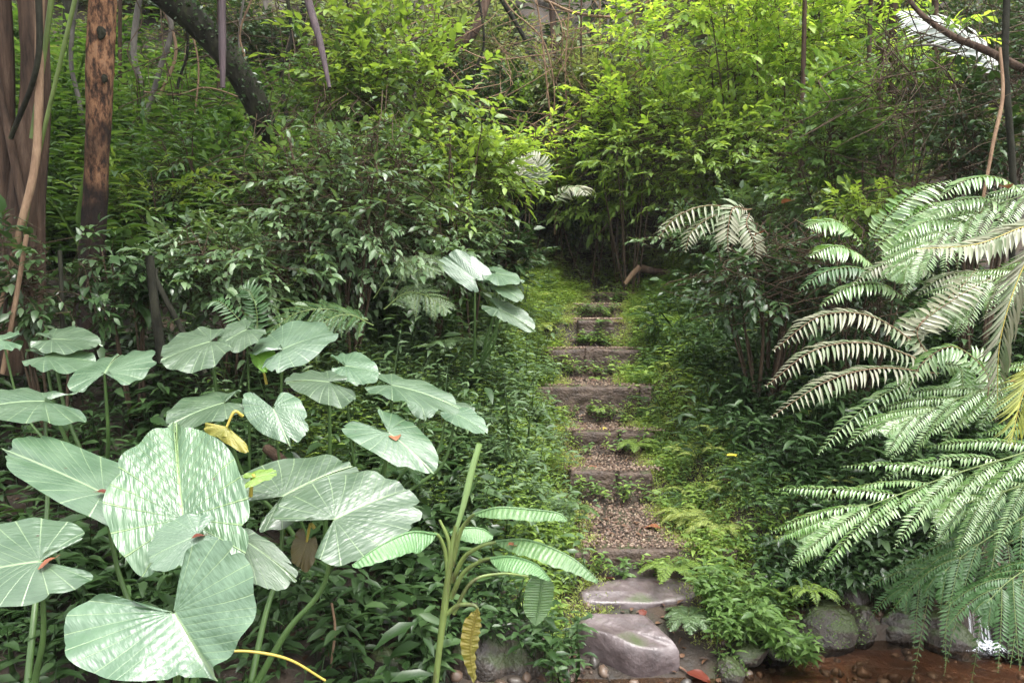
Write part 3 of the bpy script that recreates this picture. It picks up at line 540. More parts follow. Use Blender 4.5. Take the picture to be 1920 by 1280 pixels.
# ------------------------------------------------------------------ shrubs
def shrub(px, Y, top, bot, hw, mat, ll, label, nt_=300, stems=5, lw=.42, droop=.35, m=9, T=T8, twl=.32, cat='shrub', name='shrub', group=None, seed=None, depth=None, smat='twig', root=None, gap=-.3):
    rs = np.random.RandomState(seed if seed is not None else int(px+Y*13))
    zt = at(px, top, Y)[2]; zb = at(px, bot, Y)[2]; x = at(px, (top+bot)/2, Y)[0]; g = float(gz(x, Y)); zb = max(zb, g+.05)
    R_ = hw/F_PX*Y; H = (zt-zb)/2; cz = (zt+zb)/2-g; dr = depth or R_*.75
    off = np.zeros(3)
    if root is not None: rx = at(root[0], 500, root[1])[0]; off = np.array([x-rx, Y-root[1], g-float(gz(rx, root[1]))]); g = g-off[2]
    root = empty(name, (x-off[0], Y-off[1], g-.03), label, cat, group)
    q = nrm(rs.randn(nt_*2, 3))*(rs.rand(nt_*2, 1)**.38)
    keep = noise(q[:, 0]*2.6+px, q[:, 1]*2.6, q[:, 2]*2.6, 1.0) > gap; q = q[keep][:nt_]
    q = q*(1+.42*noise(q[:, 0]*1.6+px*.7, q[:, 1]*1.6, q[:, 2]*1.6, 1.3)[:, None]); ex = rs.rand(len(q)) < .12; q[ex] *= rs.uniform(1.1, 1.45, (ex.sum(), 1))
    C = np.array([R_, dr, H]); P = q*C+np.array([0, 0, cz])+off; n = len(P)
    d = nrm(q*np.array([1, 1, .8])+np.array([0, -.15, .35])+rs.randn(n, 3)*.45)
    st = MB(); lf = MB()
    # stems
    pts = []
    for k in range(stems):
        a = rs.uniform(0, 6.28); e = np.array([math.cos(a)*R_*rs.uniform(.2, .75), math.sin(a)*dr*rs.uniform(.2, .75), cz+H*rs.uniform(.1, .8)])+off
        b = np.array([math.cos(a)*.1*R_, math.sin(a)*.1*R_, 0]); mid = (b+e)/2+rs.randn(3)*.08*R_
        pp = smooth_path([b, mid, e], 14); tube(st, pp, [.012+.006*H, .005], 5, .1); pts.append(pp)
    pts = np.concatenate(pts)
    P0 = P-d*twl*.5
    for i in range(0, n):
        j = np.argmin(np.sum((pts-P0[i])**2, 1)+rs.rand(len(pts))*.05); a = pts[j]
        mid = (a+P0[i])/2+rs.randn(3)*.03; tube(st, np.array([a, mid, P0[i]]), [.004, .0025], 3)
    twig_leaves(lf, st, P0, d, twl*rs.uniform(.7, 1.3, n), m, ll, lw, rs, droop, T)
    st.build('stems', M[smat], root); lf.build('foliage', M[mat], root)
    return root
shrub(640, 7.0, 190, 560, 180, 'grey', .095, 'tall grey-green shrub with glossy drooping leaves behind the small ferns', 430, 11, droop=.5, depth=.8, gap=-.1, twl=.4)
shrub(520, 7.4, 230, 480, 110, 'mid', .09, 'loose twiggy green shrub at the foot of the leaning black trunk', 150, 7, droop=.4, gap=-.1, twl=.4)
shrub(650, 8.4, 20, 300, 120, 'mid', .10, 'leafy mid-green sapling around the slanting purple stalk', 260, 7, gap=-.1)
shrub(740, 8.3, -30, 320, 130, 'bright', .12, 'tall green sapling at the upper left of centre with large fresh leaves', 260, 7, gap=-.1, twl=.45)
shrub(420, 6.4, 400, 590, 170, 'grey', .10, 'low spreading dark shrub with drooping leaves right of the burnt trunk base', 220, 7, droop=.55, gap=-.1)
shrub(250, 5.9, 430, 620, 110, 'dark', .10, 'dark leafy shrub at the foot of the orange trunk', 90, 6, droop=.55, gap=0)
shrub(90, 5.5, 390, 610, 130, 'dark', .10, 'sparse dark shrub in front of the multi-stemmed tree at the left edge', 75, 6, droop=.55, gap=0)
shrub(870, 8.0, 215, 400, 130, 'bright', .12, 'bright green arching shrub left of the dark hollow above the path', 230, 6, gap=-.1, twl=.42)
shrub(800, 7.6, 330, 560, 130, 'grey', .09, 'glossy grey-green shrub on the left bank above the far elephant ears', 330, 8, droop=.45, gap=-.15)
shrub(760, 7.9, 240, 420, 110, 'mid', .10, 'green shrub between the tall sapling and the glossy grey shrub', 200, 6, gap=-.1)
shrub(980, 10.5, 225, 300, 110, 'lime', .12, 'thin twigs of yellow-green leaves stretching over the centre of the thicket', 60, 4, gap=-.1, twl=.45)
shrub(1430, 10.6, -140, 220, 290, 'lime', .125, 'large glowing yellow-green tree crown at the upper right', 1050, 12, name='small_tree', cat='tree', depth=1.1, gap=-.12, twl=.45)
shrub(1190, 10.8, 130, 330, 120, 'lime', .12, 'yellow-green bush at the left edge of the glowing crown', 240, 6, gap=-.1, twl=.4)
shrub(1350, 10.3, 150, 410, 240, 'bright', .115, 'fresh green leafy bush just below the yellow-green crown', 640, 12, depth=.8, gap=-.15, twl=.4)
shrub(1410, 9.6, 350, 490, 190, 'grey', .10, 'dark grey-green bush overhanging the path on its right', 460, 12, depth=.8, gap=-.2)
shrub(1110, 11.6, 280, 420, 110, 'bright', .12, 'bright yellowish green bush in the middle above the steps', 220, 3, gap=-.1)
shrub(1075, 12.8, 400, 520, 80, 'pale', .11, 'dim shrub filling the hollow above the top step', 190, 5)
shrub(1590, 8.6, 130, 420, 150, 'mid', .11, 'green bush between the yellow-green crown and the pale ferns', 330, 8, gap=-.15, twl=.4)
shrub(1440, 6.9, 430, 600, 150, 'dark', .09, 'twiggy dark bush with bare arching stems under the pale fern fronds', 200, 18, droop=.5)
shrub(1600, 6.6, 430, 640, 130, 'dark', .09, 'shadowy bush behind the long pale ferns', 150, 10)
shrub(1700, 8.0, 30, 320, 120, 'mid', .10, 'loose green bush left of the slanting bough', 200, 7, gap=-.1)
shrub(1850, 6.9, 120, 400, 130, 'dark', .09, 'dark tangled shrub at the right edge below the bough', 240, 16, gap=-.1)
shrub(1650, 7.2, 330, 460, 90, 'bright', .09, 'small sunlit bush right behind the ferns', 110, 5, gap=-.1)
shrub(940, 8.7, 400, 540, 80, 'dark', .10, 'dark glossy shrub left of the hollow behind the far elephant ears', 190, 5)
shrub(400, 8.6, 200, 400, 150, 'hill', .12, 'feathery green shrub between the orange trunk and the leaning black trunk', 240, 6, gap=-.1, lw=.3)
shrub(290, 8.2, 300, 460, 120, 'bright', .12, 'bright feathery shrub just right of the orange trunk', 110, 5, gap=0, lw=.3)
rs = np.random.RandomState(21)
bgm = ['pale', 'olive', 'pale', 'mid', 'olive', 'pale']
for k in range(64):
    px = 180+(k % 46)*39+rs.randint(-25, 25); Y = rs.uniform(12.0, 15.5); top = rs.uniform(-60, 190); left = px < 620
    if k >= 46: px = 700+(k-46)*32+rs.randint(-20, 20); Y = rs.uniform(11.6, 13.5); top = rs.uniform(40, 260)
    elif left:
        if k % 2: continue
        top = rs.uniform(-60, 60)
    elif px > 1550: top = rs.uniform(-40, 60)
    shrub(px, Y, top, top+rs.uniform(170, 240), rs.uniform(85, 130), 'dark' if left or px > 1650 else bgm[k % 6], .12, 'leafy shrub merging into the dense thicket on the slope behind', 190, 3, T=T4, m=9, twl=.5, group='shrubs of the hillside thicket', lw=.45, gap=-.2)

def tangle():
    rs = np.random.RandomState(31)
    for (x0, x1, n, Y0, Y1, mat, lb) in ((760, 1260, 70, 10.5, 13, 'twig_brown', 'tangle of thin brown hanging twigs and vines in the centre thicket'), (200, 760, 90, 9.5, 14, 'twig', 'thin dark tangled twigs between the trunks on the left slope'),
                                         (1640, 1930, 90, 6.2, 8, 'twig', 'dark tangled twigs in the thicket at the upper right'), (480, 780, 60, 6.6, 7.6, 'twig', 'thin bare stems inside the left shrub'), (1400, 1640, 60, 6.2, 6.9, 'twig', 'bare brown twigs arching under the pale ferns')):
        mb = MB()
        for k in range(n):
            px = rs.uniform(x0, x1); py = rs.uniform(-40, 160) if x0 != 1400 and x0 != 480 else rs.uniform(400, 460); Y = rs.uniform(Y0, Y1); ln = rs.uniform(90, 330) if x0 != 1400 else rs.uniform(90, 200)
            if x0 == 480: py = rs.uniform(150, 300)
            p = [at(px+rs.randn()*25*(j+.2), py+ln*j/4., Y+rs.randn()*.15) for j in range(5)]
            tube(mb, smooth_path(p, 14), rs.uniform(.004, .009)*Y/11, 3)
        tag(mb.build('twig_tangle', M[mat]), lb, 'twigs', kind='stuff')
tangle()
# ------------------------------------------------------------------ ground cover
def herbs(name, n, region, mat, ll, hh, label, m=8, lw=.36, T=T8, seed=1, dens=None, stem=True, droop=.35, cat='undergrowth', clear=.42, zoff=0, free=False):
    rs = np.random.RandomState(seed); x0, x1, y0, y1 = region
    x = rs.uniform(x0, x1, n*3); y = rs.uniform(y0, y1, n*3)
    ok = (np.abs(x-pathx(y)) > clear*rs.uniform(.75, 1.2, n*3)) | (y > 11.2)
    ok &= (np.abs(x) < y*.72+.6)
    st = (x > 1.25+.5*(y > 4.6)) & (y+.25*np.maximum(0, x-2.2) < 4.9)
    ok &= ~st & ~((y < 4.08) & (x > -.3)) & ~((y < 4.75) & (x > .3) & (x < .95) & (y > 4.22)) & ~((y < 4.12) & (x > .9))
    if free: ok = np.abs(x-pathx(y)) > .3
    if dens is not None: ok &= rs.rand(n*3) < dens(x, y)
    x = x[ok][:n]; y = y[ok][:n]; k = len(x); z = gz(x, y)+zoff
    h = hh*rs.uniform(.45, 1.25, k)*np.clip(1+.7*noise(x, y, seed, 2.3), .4, 2.0); mb = MB(); sb = MB()
    top = np.stack([x+rs.randn(k)*.3*h, y+rs.randn(k)*.3*h-.15*h, z+h], -1); base = np.stack([x, y, z], -1)
    a = rs.uniform(0, 6.28, (k, 1))+np.arange(m)[None]*2.39996
    s = np.linspace(.45, 1.0, m)[None]*np.ones((k, 1))
    P = base[:, None]*(1-s[..., None])+top[:, None]*s[..., None]
    D = np.stack([np.cos(a), np.sin(a), np.broadcast_to(.25-droop*rs.rand(k, m), a.shape)], -1)
    L_ = ll*rs.uniform(.55, 1.2, (k, m))*rs.uniform(.5, 1.5, (k, 1)); hc = np.clip(1+.7*noise(x, y, seed, 2.3), .4, 2.0); L_ = L_*hc[:, None]**.5; N = np.stack([np.zeros_like(a), np.zeros_like(a), np.ones_like(a)], -1)+rs.randn(k, m, 3)*.22
    P = P+D*np.array([1, 1, 0])*.012
    leaves(mb, P.reshape(-1, 3), D.reshape(-1, 3), N.reshape(-1, 3), L_.ravel(), (L_*lw).ravel(), T)
    if stem:
        d = nrm(top-base); leaves(mb, base, d, np.array([0., -1, .2])+rs.randn(k, 3)*.3, h*1.02, .007, T4)
    return tag(mb.build(name, M[mat], smooth=True), label, cat, kind='stuff')
near_path = lambda x, y: np.clip(1.25-np.abs(x-pathx(y))/1.3, 0.0, 1)
shade_r = lambda x, y: sm(x-pathx(y), .7, 1.5)*(1-.0*y)
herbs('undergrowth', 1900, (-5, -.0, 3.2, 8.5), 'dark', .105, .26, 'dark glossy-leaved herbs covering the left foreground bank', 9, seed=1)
herbs('undergrowth', 2600, (-1.8, .6, 5.0, 10.5), 'grey', .065, .20, 'grey-green small-leaved herbs on the bank left of the steps', 9, seed=2)
herbs('undergrowth', 3000, (-1.3, 1.0, 4.4, 10.8), 'bright', .048, .13, 'light green small herbs along the left side of the steps', 9, seed=3, dens=near_path, clear=.5)
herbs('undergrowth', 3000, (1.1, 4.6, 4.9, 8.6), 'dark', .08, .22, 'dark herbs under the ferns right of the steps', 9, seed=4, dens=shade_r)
herbs('undergrowth', 2000, (1.0, 3.4, 4.4, 10.8), 'mid', .055, .14, 'green herbs along the right side of the steps', 9, seed=5, dens=lambda x, y: np.clip(1.5-np.abs(x-pathx(y))/.8, 0, 1)+sm(y, 8, 9), clear=.45)
herbs('undergrowth', 2200, (-1.4, 3.4, 7, 12.5), 'bright', .06, .16, 'bright herbs around the upper steps', 9, seed=6, clear=.30)
herbs('undergrowth', 900, (1.1, 2.0, 4.4, 9.5), 'bright', .045, .11, 'light green herbs creeping over the right ends of the steps', 9, seed=16, clear=.42, dens=near_path)
rs = np.random.RandomState(77)
herbs('undergrowth', 2600, (-9, -.5, 7.6, 13.8), 'hill', .19, .6, 'feathery bright green herbs covering the slope behind the left trunks', 12, lw=.24, T=T8, seed=7, clear=0)
herbs('undergrowth', 900, (-9, -.5, 7.6, 13.0), 'mid', .16, .8, 'taller bright herbs on the slope behind the left trunks', 12, lw=.3, T=T8, seed=17, clear=0)
herbs('undergrowth', 3800, (-8, 16, 11.2, 20), 'olive', .13, .45, 'olive herbs and creepers covering the slope behind', 9, T=T4, seed=8, clear=0)
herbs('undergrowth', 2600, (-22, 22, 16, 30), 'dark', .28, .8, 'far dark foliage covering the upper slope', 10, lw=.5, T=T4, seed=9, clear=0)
def riser_plants():
    mb = MB(); mb2 = MB(); rs = np.random.RandomState(9)
    for i, (ey, Y, xl, xr, bk) in enumerate(STEPS):
        a = at(xl, ey, Y)[0]; b = at(xr, ey, Y)[0]; n = [40, 26, 14, 40, 44, 40, 34, 26][i]
        for k in range(n):
            x = rs.uniform(a, b); y = Y-rs.uniform(.0, .10); z0 = float(gz(x, Y-.14)); h = rs.uniform(.05, .2)*(1.0 if i else .8); m = 8
            z0 += rs.uniform(0, .08)
            an = rs.uniform(0, 6.28)+np.arange(m)*2.4; s = np.linspace(.3, 1, m); top = np.array([x+rs.randn()*.05, y-.05, z0+h])
            P = np.array([x, y, z0])*(1-s[:, None])+top*s[:, None]; D = np.stack([np.cos(an), np.sin(an)-.3, rs.uniform(-.3, .4, m)], -1); L_ = rs.uniform(.03, .075)*rs.uniform(.7, 1.1, m)
            leaves(mb if k % 3 else mb2, P, D, np.array([0, -.2, 1.])+rs.randn(m, 3)*.25, L_, L_*.4)
    tag(mb.build('riser_herbs', M['mid']), 'small green herbs rooted at the foot of the step risers', 'undergrowth', kind='stuff')
    tag(mb2.build('riser_herbs', M['bright']), 'small light green herbs rooted at the foot of the step risers', 'undergrowth', kind='stuff')
riser_plants()
herbs('undergrowth', 420, (-2.2, .3, 5.2, 9.5), 'grey', .085, .5, 'taller pale herbs standing on the bank left of the steps', 12, seed=21, lw=.3, droop=.6, clear=.6)
herbs('undergrowth', 380, (1.4, 4.2, 5.6, 9.5), 'dark', .10, .45, 'taller dark herbs standing on the bank right of the steps', 12, seed=22, lw=.3, droop=.6, clear=.6)
herbs('undergrowth', 230, (-4.2, -.2, 3.6, 6.0), 'dark', .15, .42, 'large-leaved dark herbs with drooping whorled leaves at the lower left', 9, seed=23, lw=.3, droop=.8)
herbs('undergrowth', 90, (-4.2, -.2, 3.6, 6.0), 'dark', .14, .38, 'glossy large-leaved herbs scattered at the lower left', 8, seed=24, lw=.32, droop=.7)
herbs('undergrowth', 130, (1.2, 1.9, 4.45, 5.3), 'bright', .06, .2, 'light green leafy herbs right of the lowest step', 9, seed=25, lw=.36, droop=.5)
herbs('undergrowth', 2400, (-1.7, .35, 5.0, 9.8), 'bright', .042, .22, 'fine light green herbs on the bank left of the steps', 10, seed=31, lw=.34, clear=.5, dens=lambda x, y: .35+.65*(noise(x, y, 3, 2.0) > 0))
herbs('undergrowth', 120, (.2, 1.9, 4.1, 4.75), 'mid', .05, .12, 'small green herbs among the stones at the foot of the path', 8, seed=32, lw=.4)
herbs('undergrowth', 170, (1.15, 1.75, 4.42, 4.8), 'mid', .06, .16, 'green leafy herbs crowding the stones right of the flat boulder', 9, seed=41, free=True, zoff=.12)
herbs('undergrowth', 150, (1.6, 2.9, 4.86, 5.1), 'dark', .085, .2, 'dark herbs hanging over the stones of the stream ledge', 9, seed=42, free=True, zoff=.14, droop=.9)
herbs('undergrowth', 70, (-.3, .35, 4.05, 4.4), 'dark', .07, .2, 'dark herbs in front of the shaded boulder', 9, seed=43, free=True, zoff=.1)
def ground_ferns(n, region, mat, seed, label, s0=.22):
    rs = np.random.RandomState(seed); mb = MB(); c = 0; x0, x1, y0, y1 = region
    while c < n:
        x = rs.uniform(x0, x1); y = rs.uniform(y0, y1)
        if abs(x-float(pathx(y))) < .5: continue
        c += 1; z = float(gz(x, y))+rs.uniform(.03, .15); a0 = rs.uniform(0, 6.28)
        for k in range(rs.randint(3, 7)):
            a = a0+k*1.3+rs.rand(); L_ = s0*rs.uniform(.6, 1.3); d = np.array([math.cos(a), math.sin(a), 0]); t = np.linspace(.06, 1, 18)[:, None]
            P = np.array([x, y, z])+d*L_*t+np.array([0, 0, 1.])*L_*(.8*t-.9*t*t); tq = nrm(np.gradient(P, axis=0)); sq = nrm(np.cross(tq, [0, 0, 1.]))
            w = L_*.24*(1-t[:, 0])**.7*np.minimum(1, t[:, 0]*5)+.004
            for sg in (-1, 1): leaves(mb, P, tq*.35+sq*sg-np.array([0, 0, .2]), np.array([0, 0, 1.])+rs.randn(18, 3)*.15, w, w*.3, T4)
    tag(mb.build('ground_ferns', M[mat]), label, 'ferns', kind='stuff')
ground_ferns(260, (-2.4, .4, 4.6, 9.5), 'grey', 51, 'small feathery ferns mixed into the bank left of the steps')
ground_ferns(150, (-1.0, 2.6, 5.0, 11), 'moss', 52, 'small yellowish ferns along both edges of the steps', .15)
ground_ferns(200, (1.2, 4.4, 4.7, 8.5), 'dark', 53, 'small green ferns mixed into the bank right of the steps')
# fine grass-like moss plants on tread edges
def tufts(n, region, mat, seed, label, hh=.09, dens=None, clear=.3, cat='moss', name='moss_tufts', m=14):
    rs = np.random.RandomState(seed); x0, x1, y0, y1 = region
    x = rs.uniform(x0, x1, n*4); y = rs.uniform(y0, y1, n*4); ok = np.abs(x-pathx(y)) > clear*rs.uniform(.7, 1.3, n*4)
    if dens is not None: ok &= rs.rand(n*4) < dens(x, y)
    ok &= ~((x > 1.3) & (y < 5)); x = x[ok][:n]; y = y[ok][:n]; k = len(x); z = gz(x, y)
    D = nrm(np.stack([rs.randn(k, m)*.7, rs.randn(k, m)*.7, rs.uniform(.5, 1.4, (k, m))], -1)); h = hh*rs.uniform(.5, 1.3, (k, 1))
    s = rs.rand(k, m)
    P = np.stack([x, y, z], -1)[:, None]+D*(s*h)[..., None]*.8+rs.randn(k, m, 3)*np.array([.02, .02, 0])
    D2 = nrm(D+rs.randn(k, m, 3)*.6); mb = MB(); L_ = rs.uniform(.012, .03, (k, m))
    leaves(mb, P.reshape(-1, 3), D2.reshape(-1, 3), (np.array([0, 0, 1.])+rs.randn(k, m, 3)*.5).reshape(-1, 3), L_.ravel(), (L_*.35).ravel(), T4)
    return tag(mb.build(name, M[mat]), label, cat, kind='stuff')
tufts(7500, (-.6, 2.6, 4.5, 11.2), 'moss', 11, 'fine yellow-green clubmoss fringing the steps', dens=lambda x, y: np.exp(-((np.abs(x-pathx(y))-.45)/.42)**2), clear=.27)

def rock_moss():
    rs = np.random.RandomState(41); mb = MB()
    for c, r_, n in ((R(1545, 1180, 4.8), (.25, .22, .2), 700), (R(1462, 1205, 4.62), (.11, .11, .09), 200), (R(1370, 1260, 4.35), (.08, .08, .08), 160), (R(925, 1215, 4.25), (.24, .2, .2), 300), (R(725, 1255, 3.9), (.09, .09, .08), 120)):
        q = nrm(rs.randn(n*2, 3)); q[:, 2] = np.abs(q[:, 2]); q = q[noise(q[:, 0]*3+c[0]*5, q[:, 1]*3, q[:, 2]*3) > -.2][:n]
        P = c+q*np.array(r_)*1.08; D = nrm(q+rs.randn(len(q), 3)*.8); l = rs.uniform(.008, .022, len(q)); leaves(mb, P, D, q+rs.randn(len(q), 3)*.4, l, l*.4, T4)
    tag(mb.build('moss_tufts', M['mid']), 'green moss on the boulders by the stream', 'moss', kind='stuff')
rock_moss()
# ------------------------------------------------------------------ ferns
def frond(mb, st, R_, up, plen, npn=14, ang=1.0, pl=.05, pw=.2, droop=.25, pndroop=.3, start=.12, npin=22, seed=0, r=.006, T=T4, near=1.0, rstem=True):
    """R_: rachis polyline; twice-pinnate frond"""
    rs = np.random.RandomState(seed); n = len(R_)
    T_ = nrm(np.gradient(R_, axis=0))
    if rstem: tube(st, R_, [r, r*.3], 5)
    for i in range(npn):
        t = start+(1-start)*i/(npn-.5); k = t*(n-1); a = int(k); f = k-a; a2 = min(a+1, n-1)
        p = R_[a]*(1-f)+R_[a2]*f; tn = T_[a]; sd_ = nrm(np.cross(tn, up))
        L_ = plen*(math.sin(math.pi*min(1, (t*.86+.14))**.9)**.6*.9+.1)*rs.uniform(.9, 1.1)
        if t > .9: L_ = plen*.25
        for sg in (-1, 1):
            an = ang*(1-.35*t)*rs.uniform(.82, 1.18)*(near if sg < 0 else 1); d = nrm(tn*math.cos(an)+sd_*math.sin(an)*sg+np.asarray(up)*.08)
            s = np.linspace(0, 1, npin+3)[1:]; q = p+d*(s[:, None]*L_)+np.outer(s**2*L_*rs.uniform(-.12, .12), np.cross(d, up)); q[:, 2] -= droop*L_*s**2*rs.uniform(.6, 1.3)
            tq = nrm(np.gradient(q, axis=0)); nn = nrm(np.asarray(up)+rs.randn(3)*.25); sq = nrm(np.cross(tq, nn)); nq = np.cross(sq, tq)
            tube(st, np.vstack([p, q[::max(1, len(q)//5)], q[-1]]), [r*.45, r*.15], 3)
            w = pl*(np.minimum(1, (1-s)*3.2+.12))*np.minimum(1, s*5+.5)
            for s2 in (-1, 1):
                dd = nrm(tq*.45+sq*s2-np.array([0, 0, pndroop])+rs.randn(len(s), 3)*.06)
                leaves(mb, q, dd, nq+rs.randn(len(s), 3)*.1, w*rs.uniform(.82, 1.12, len(s))*np.where(rs.rand(len(s)) < .04, .3, 1), np.maximum(w, pl*.3)*pw, T)
def simple_pinna(mb, st, pts, up, pl, pw=.2, npin=30, droop=.35, r=.004, T=T8, seed=0, fwd=.5):
    """one long once-pinnate frond along a path"""
    rs = np.random.RandomState(seed); q = smooth_path(pts, npin+2)[1:]; s = np.linspace(0, 1, len(q)); tq = nrm(np.gradient(q, axis=0))
    sq = nrm(np.cross(tq, up)); nq = np.cross(sq, tq); tube(st, smooth_path(pts, 20), [r, r*.3], 5)
    w = pl*np.minimum(1, (1-s)*2.6+.14)*np.minimum(1, s*4+.45)
    for s2 in (-1, 1):
        dd = nrm(tq*fwd+sq*s2-np.array([0, 0, droop])+rs.randn(len(s), 3)*.07)
        leaves(mb, q, dd, nq+rs.randn(len(s), 3)*.12, w*rs.uniform(.8, 1.12, len(s))*np.where(rs.rand(len(s)) < .05, .35, 1), np.maximum(w, pl*.35)*pw, T)
UPC = nrm(np.array([0, -.45, 1.0]))
def fern_px(label, fronds, mat='fern', cat='fern', name='fern', smat='twig_green', stalk=None, group=None):
    """each frond: list of pinna paths (px,py,Y)... given with options"""
    f0 = fronds[0]; loc = at(*f0['p'][0]); root = empty(name, loc, label, cat, group)
    for k, f in enumerate(fronds):
        mb = MB(); st = MB(); P = smooth_path([at(*p) for p in f['p']], 40)-loc; o = dict(f); o.pop('p'); kind = o.pop('kind', 'bi'); up = o.pop('up', UPC); mm = o.pop('mat', mat)
        if kind == 'bi': frond(mb, st, P, up, seed=k, **o)
        else: simple_pinna(mb, st, P, up, seed=k, **o)
        b = mb.build('frond', M[mm], root); s_ = st.build('stalk', M[smat], b)
    return root
B = dict(npn=13, plen=.42, pl=.055, npin=24, ang=.85, droop=.35)
# big bright fern low on the right (fronds reach left over the stream)
NB = nrm(np.array([.1, -.5, 1]))
fern_px('large bright glossy fern reaching left over the stream at the lower right', [
    dict(p=[(2080, 790, 4.3), (1930, 845, 4.2), (1800, 885, 4.1), (1690, 925, 4.0), (1600, 960, 3.95), (1540, 1000, 3.9)], plen=.62, npn=9, pl=.06, npin=28, ang=.62, near=.42, droop=.28, pw=.27, up=NB, start=.06),
    dict(p=[(2080, 880, 4.5), (1960, 900, 4.4), (1850, 930, 4.3), (1760, 960, 4.2)], plen=.48, npn=8, pl=.05, npin=26, ang=.8, near=.7, droop=.35, pw=.22, up=NB, start=.06)])
fern_px('glossy green fern above the lowest big one with stepped drooping leaflets', [
    dict(p=[(2080, 655, 4.7), (1950, 695, 4.7), (1830, 735, 4.6), (1740, 770, 4.5), (1670, 800, 4.4)], plen=.52, npn=8, pl=.055, npin=26, ang=.62, near=.45, droop=.28, pw=.26, up=NB),
    dict(kind='s', p=[(1750, 680, 4.7), (1800, 690, 4.7), (1800, 760, 4.6), (1770, 830, 4.55)], pl=.12, npin=26, up=nrm(np.array([0, -1, .5])), droop=.2),
    dict(kind='s', p=[(1790, 700, 4.8), (1850, 680, 4.8), (1860, 740, 4.75), (1840, 800, 4.7)], pl=.12, npin=26, up=nrm(np.array([0, -1, .5])), droop=.2),
    dict(kind='s', p=[(1700, 700, 4.75), (1690, 720, 4.7), (1640, 750, 4.6), (1580, 800, 4.5), (1535, 850, 4.4)], pl=.09, npin=28, up=UPC, droop=.3),
    dict(kind='s', p=[(1760, 750, 4.65), (1700, 775, 4.6), (1640, 790, 4.5), (1590, 835, 4.4)], pl=.09, npin=28, up=UPC, droop=.3)])
fern_px('pale buff fern with long curved silvery fronds reaching left beside the dark bush', [
    dict(kind='s', p=[(1740, 660, 4.8), (1640, 595, 4.75), (1540, 592, 4.7), (1452, 655, 4.6)], pl=.135, npin=32, up=UPC, droop=.32, pw=.15),
    dict(kind='s', p=[(1760, 690, 4.75), (1640, 645, 4.6), (1530, 655, 4.5), (1438, 722, 4.4)], pl=.125, npin=34, up=UPC, droop=.32, pw=.15),
    dict(kind='s', p=[(1760, 700, 4.7), (1650, 690, 4.5), (1550, 715, 4.4), (1448, 780, 4.3)], pl=.125, npin=34, up=UPC, droop=.32, pw=.15),
    dict(kind='s', p=[(1760, 690, 4.8), (1720, 620, 4.8), (1790, 560, 4.9), (1860, 520, 5.0)], pl=.15, npin=26, up=UPC, droop=.3),
    dict(kind='s', p=[(1700, 640, 5.0), (1740, 590, 5.0), (1800, 540, 5.1), (1830, 505, 5.2)], pl=.13, npin=22, up=UPC, droop=.3),
    dict(kind='s', p=[(1850, 760, 4.6), (1850, 700, 4.6), (1790, 650, 4.6), (1730, 680, 4.6), (1700, 740, 4.55)], pl=.12, npin=28, up=UPC, droop=.4, mat='fern')], mat='fern_tan', smat='twig_brown')
fern_px('small pale cream fern spray hanging over the dark bush right of the path', [
    dict(kind='s', p=[(1400, 395, 6.6), (1330, 385, 6.5), (1270, 405, 6.4), (1236, 445, 6.3)], pl=.15, npin=15, up=UPC, droop=.45, pw=.14),
    dict(kind='s', p=[(1410, 392, 6.6), (1350, 400, 6.5), (1300, 430, 6.4), (1285, 470, 6.35)], pl=.14, npin=15, up=UPC, droop=.45, pw=.14),
    dict(kind='s', p=[(1400, 392, 6.6), (1375, 390, 6.5), (1365, 430, 6.4), (1365, 470, 6.35)], pl=.15, npin=16, up=nrm(np.array([0, -1, .6])), droop=.25),
    dict(kind='s', p=[(1405, 400, 6.6), (1400, 420, 6.5), (1412, 450, 6.4), (1418, 490, 6.35)], pl=.14, npin=16, up=nrm(np.array([0, -1, .6])), droop=.25)], mat='fern_tan', smat='twig_brown')
fern_px('silvery green fern arching up to the right behind the pale fronds', [
    dict(kind='s', p=[(1630, 450, 6.0), (1670, 400, 6.0), (1720, 360, 6.05), (1780, 338, 6.1)], pl=.17, npin=26, up=UPC, droop=.25),
    dict(kind='s', p=[(1640, 465, 5.9), (1690, 420, 5.9), (1740, 390, 5.9), (1800, 375, 5.95)], pl=.17, npin=26, up=UPC, droop=.25),
    dict(kind='s', p=[(1620, 460, 5.9), (1580, 420, 5.9), (1545, 415, 5.85), (1515, 425, 5.8)], pl=.15, npin=22, up=UPC, droop=.35),
    dict(kind='s', p=[(1660, 500, 5.7), (1700, 450, 5.7), (1780, 410, 5.7), (1860, 385, 5.75)], pl=.18, npin=30, up=UPC, droop=.3),
    dict(kind='s', p=[(1640, 500, 5.7), (1600, 470, 5.6), (1560, 462, 5.55), (1520, 480, 5.5)], pl=.15, npin=22, up=UPC, droop=.4)])
fern_px('broad green and white fern at the right edge in a mound of fronds', [
    dict(p=[(2020, 330, 5.6), (1920, 365, 5.5), (1830, 400, 5.4), (1750, 450, 5.3), (1690, 510, 5.2)], plen=.50, npn=10, near=.7, pl=.065, npin=22, ang=.7, droop=.3, pw=.2),
    dict(p=[(2020, 460, 5.3), (1930, 500, 5.3), (1850, 530, 5.2), (1770, 590, 5.1)], plen=.45, npn=9, near=.7, pl=.062, npin=22, ang=.75, droop=.35, pw=.2)]
    +[dict(kind='s', p=[(a, b, 5.5), (a-50, b-28, 5.45), (a-110, b-22, 5.4), (a-160, b+12, 5.35)], pl=.12, npin=24, up=UPC, droop=.35, mat=mm_) for a, b, mm_ in ((1840, 440, 'fern'), (1900, 400, 'fern'), (1760, 520, 'fern_tan'), (1880, 540, 'fern_tan'), (1700, 560, 'fern'), (1920, 360, 'fern'), (1660, 530, 'fern_dark'), (1830, 610, 'fern'))])
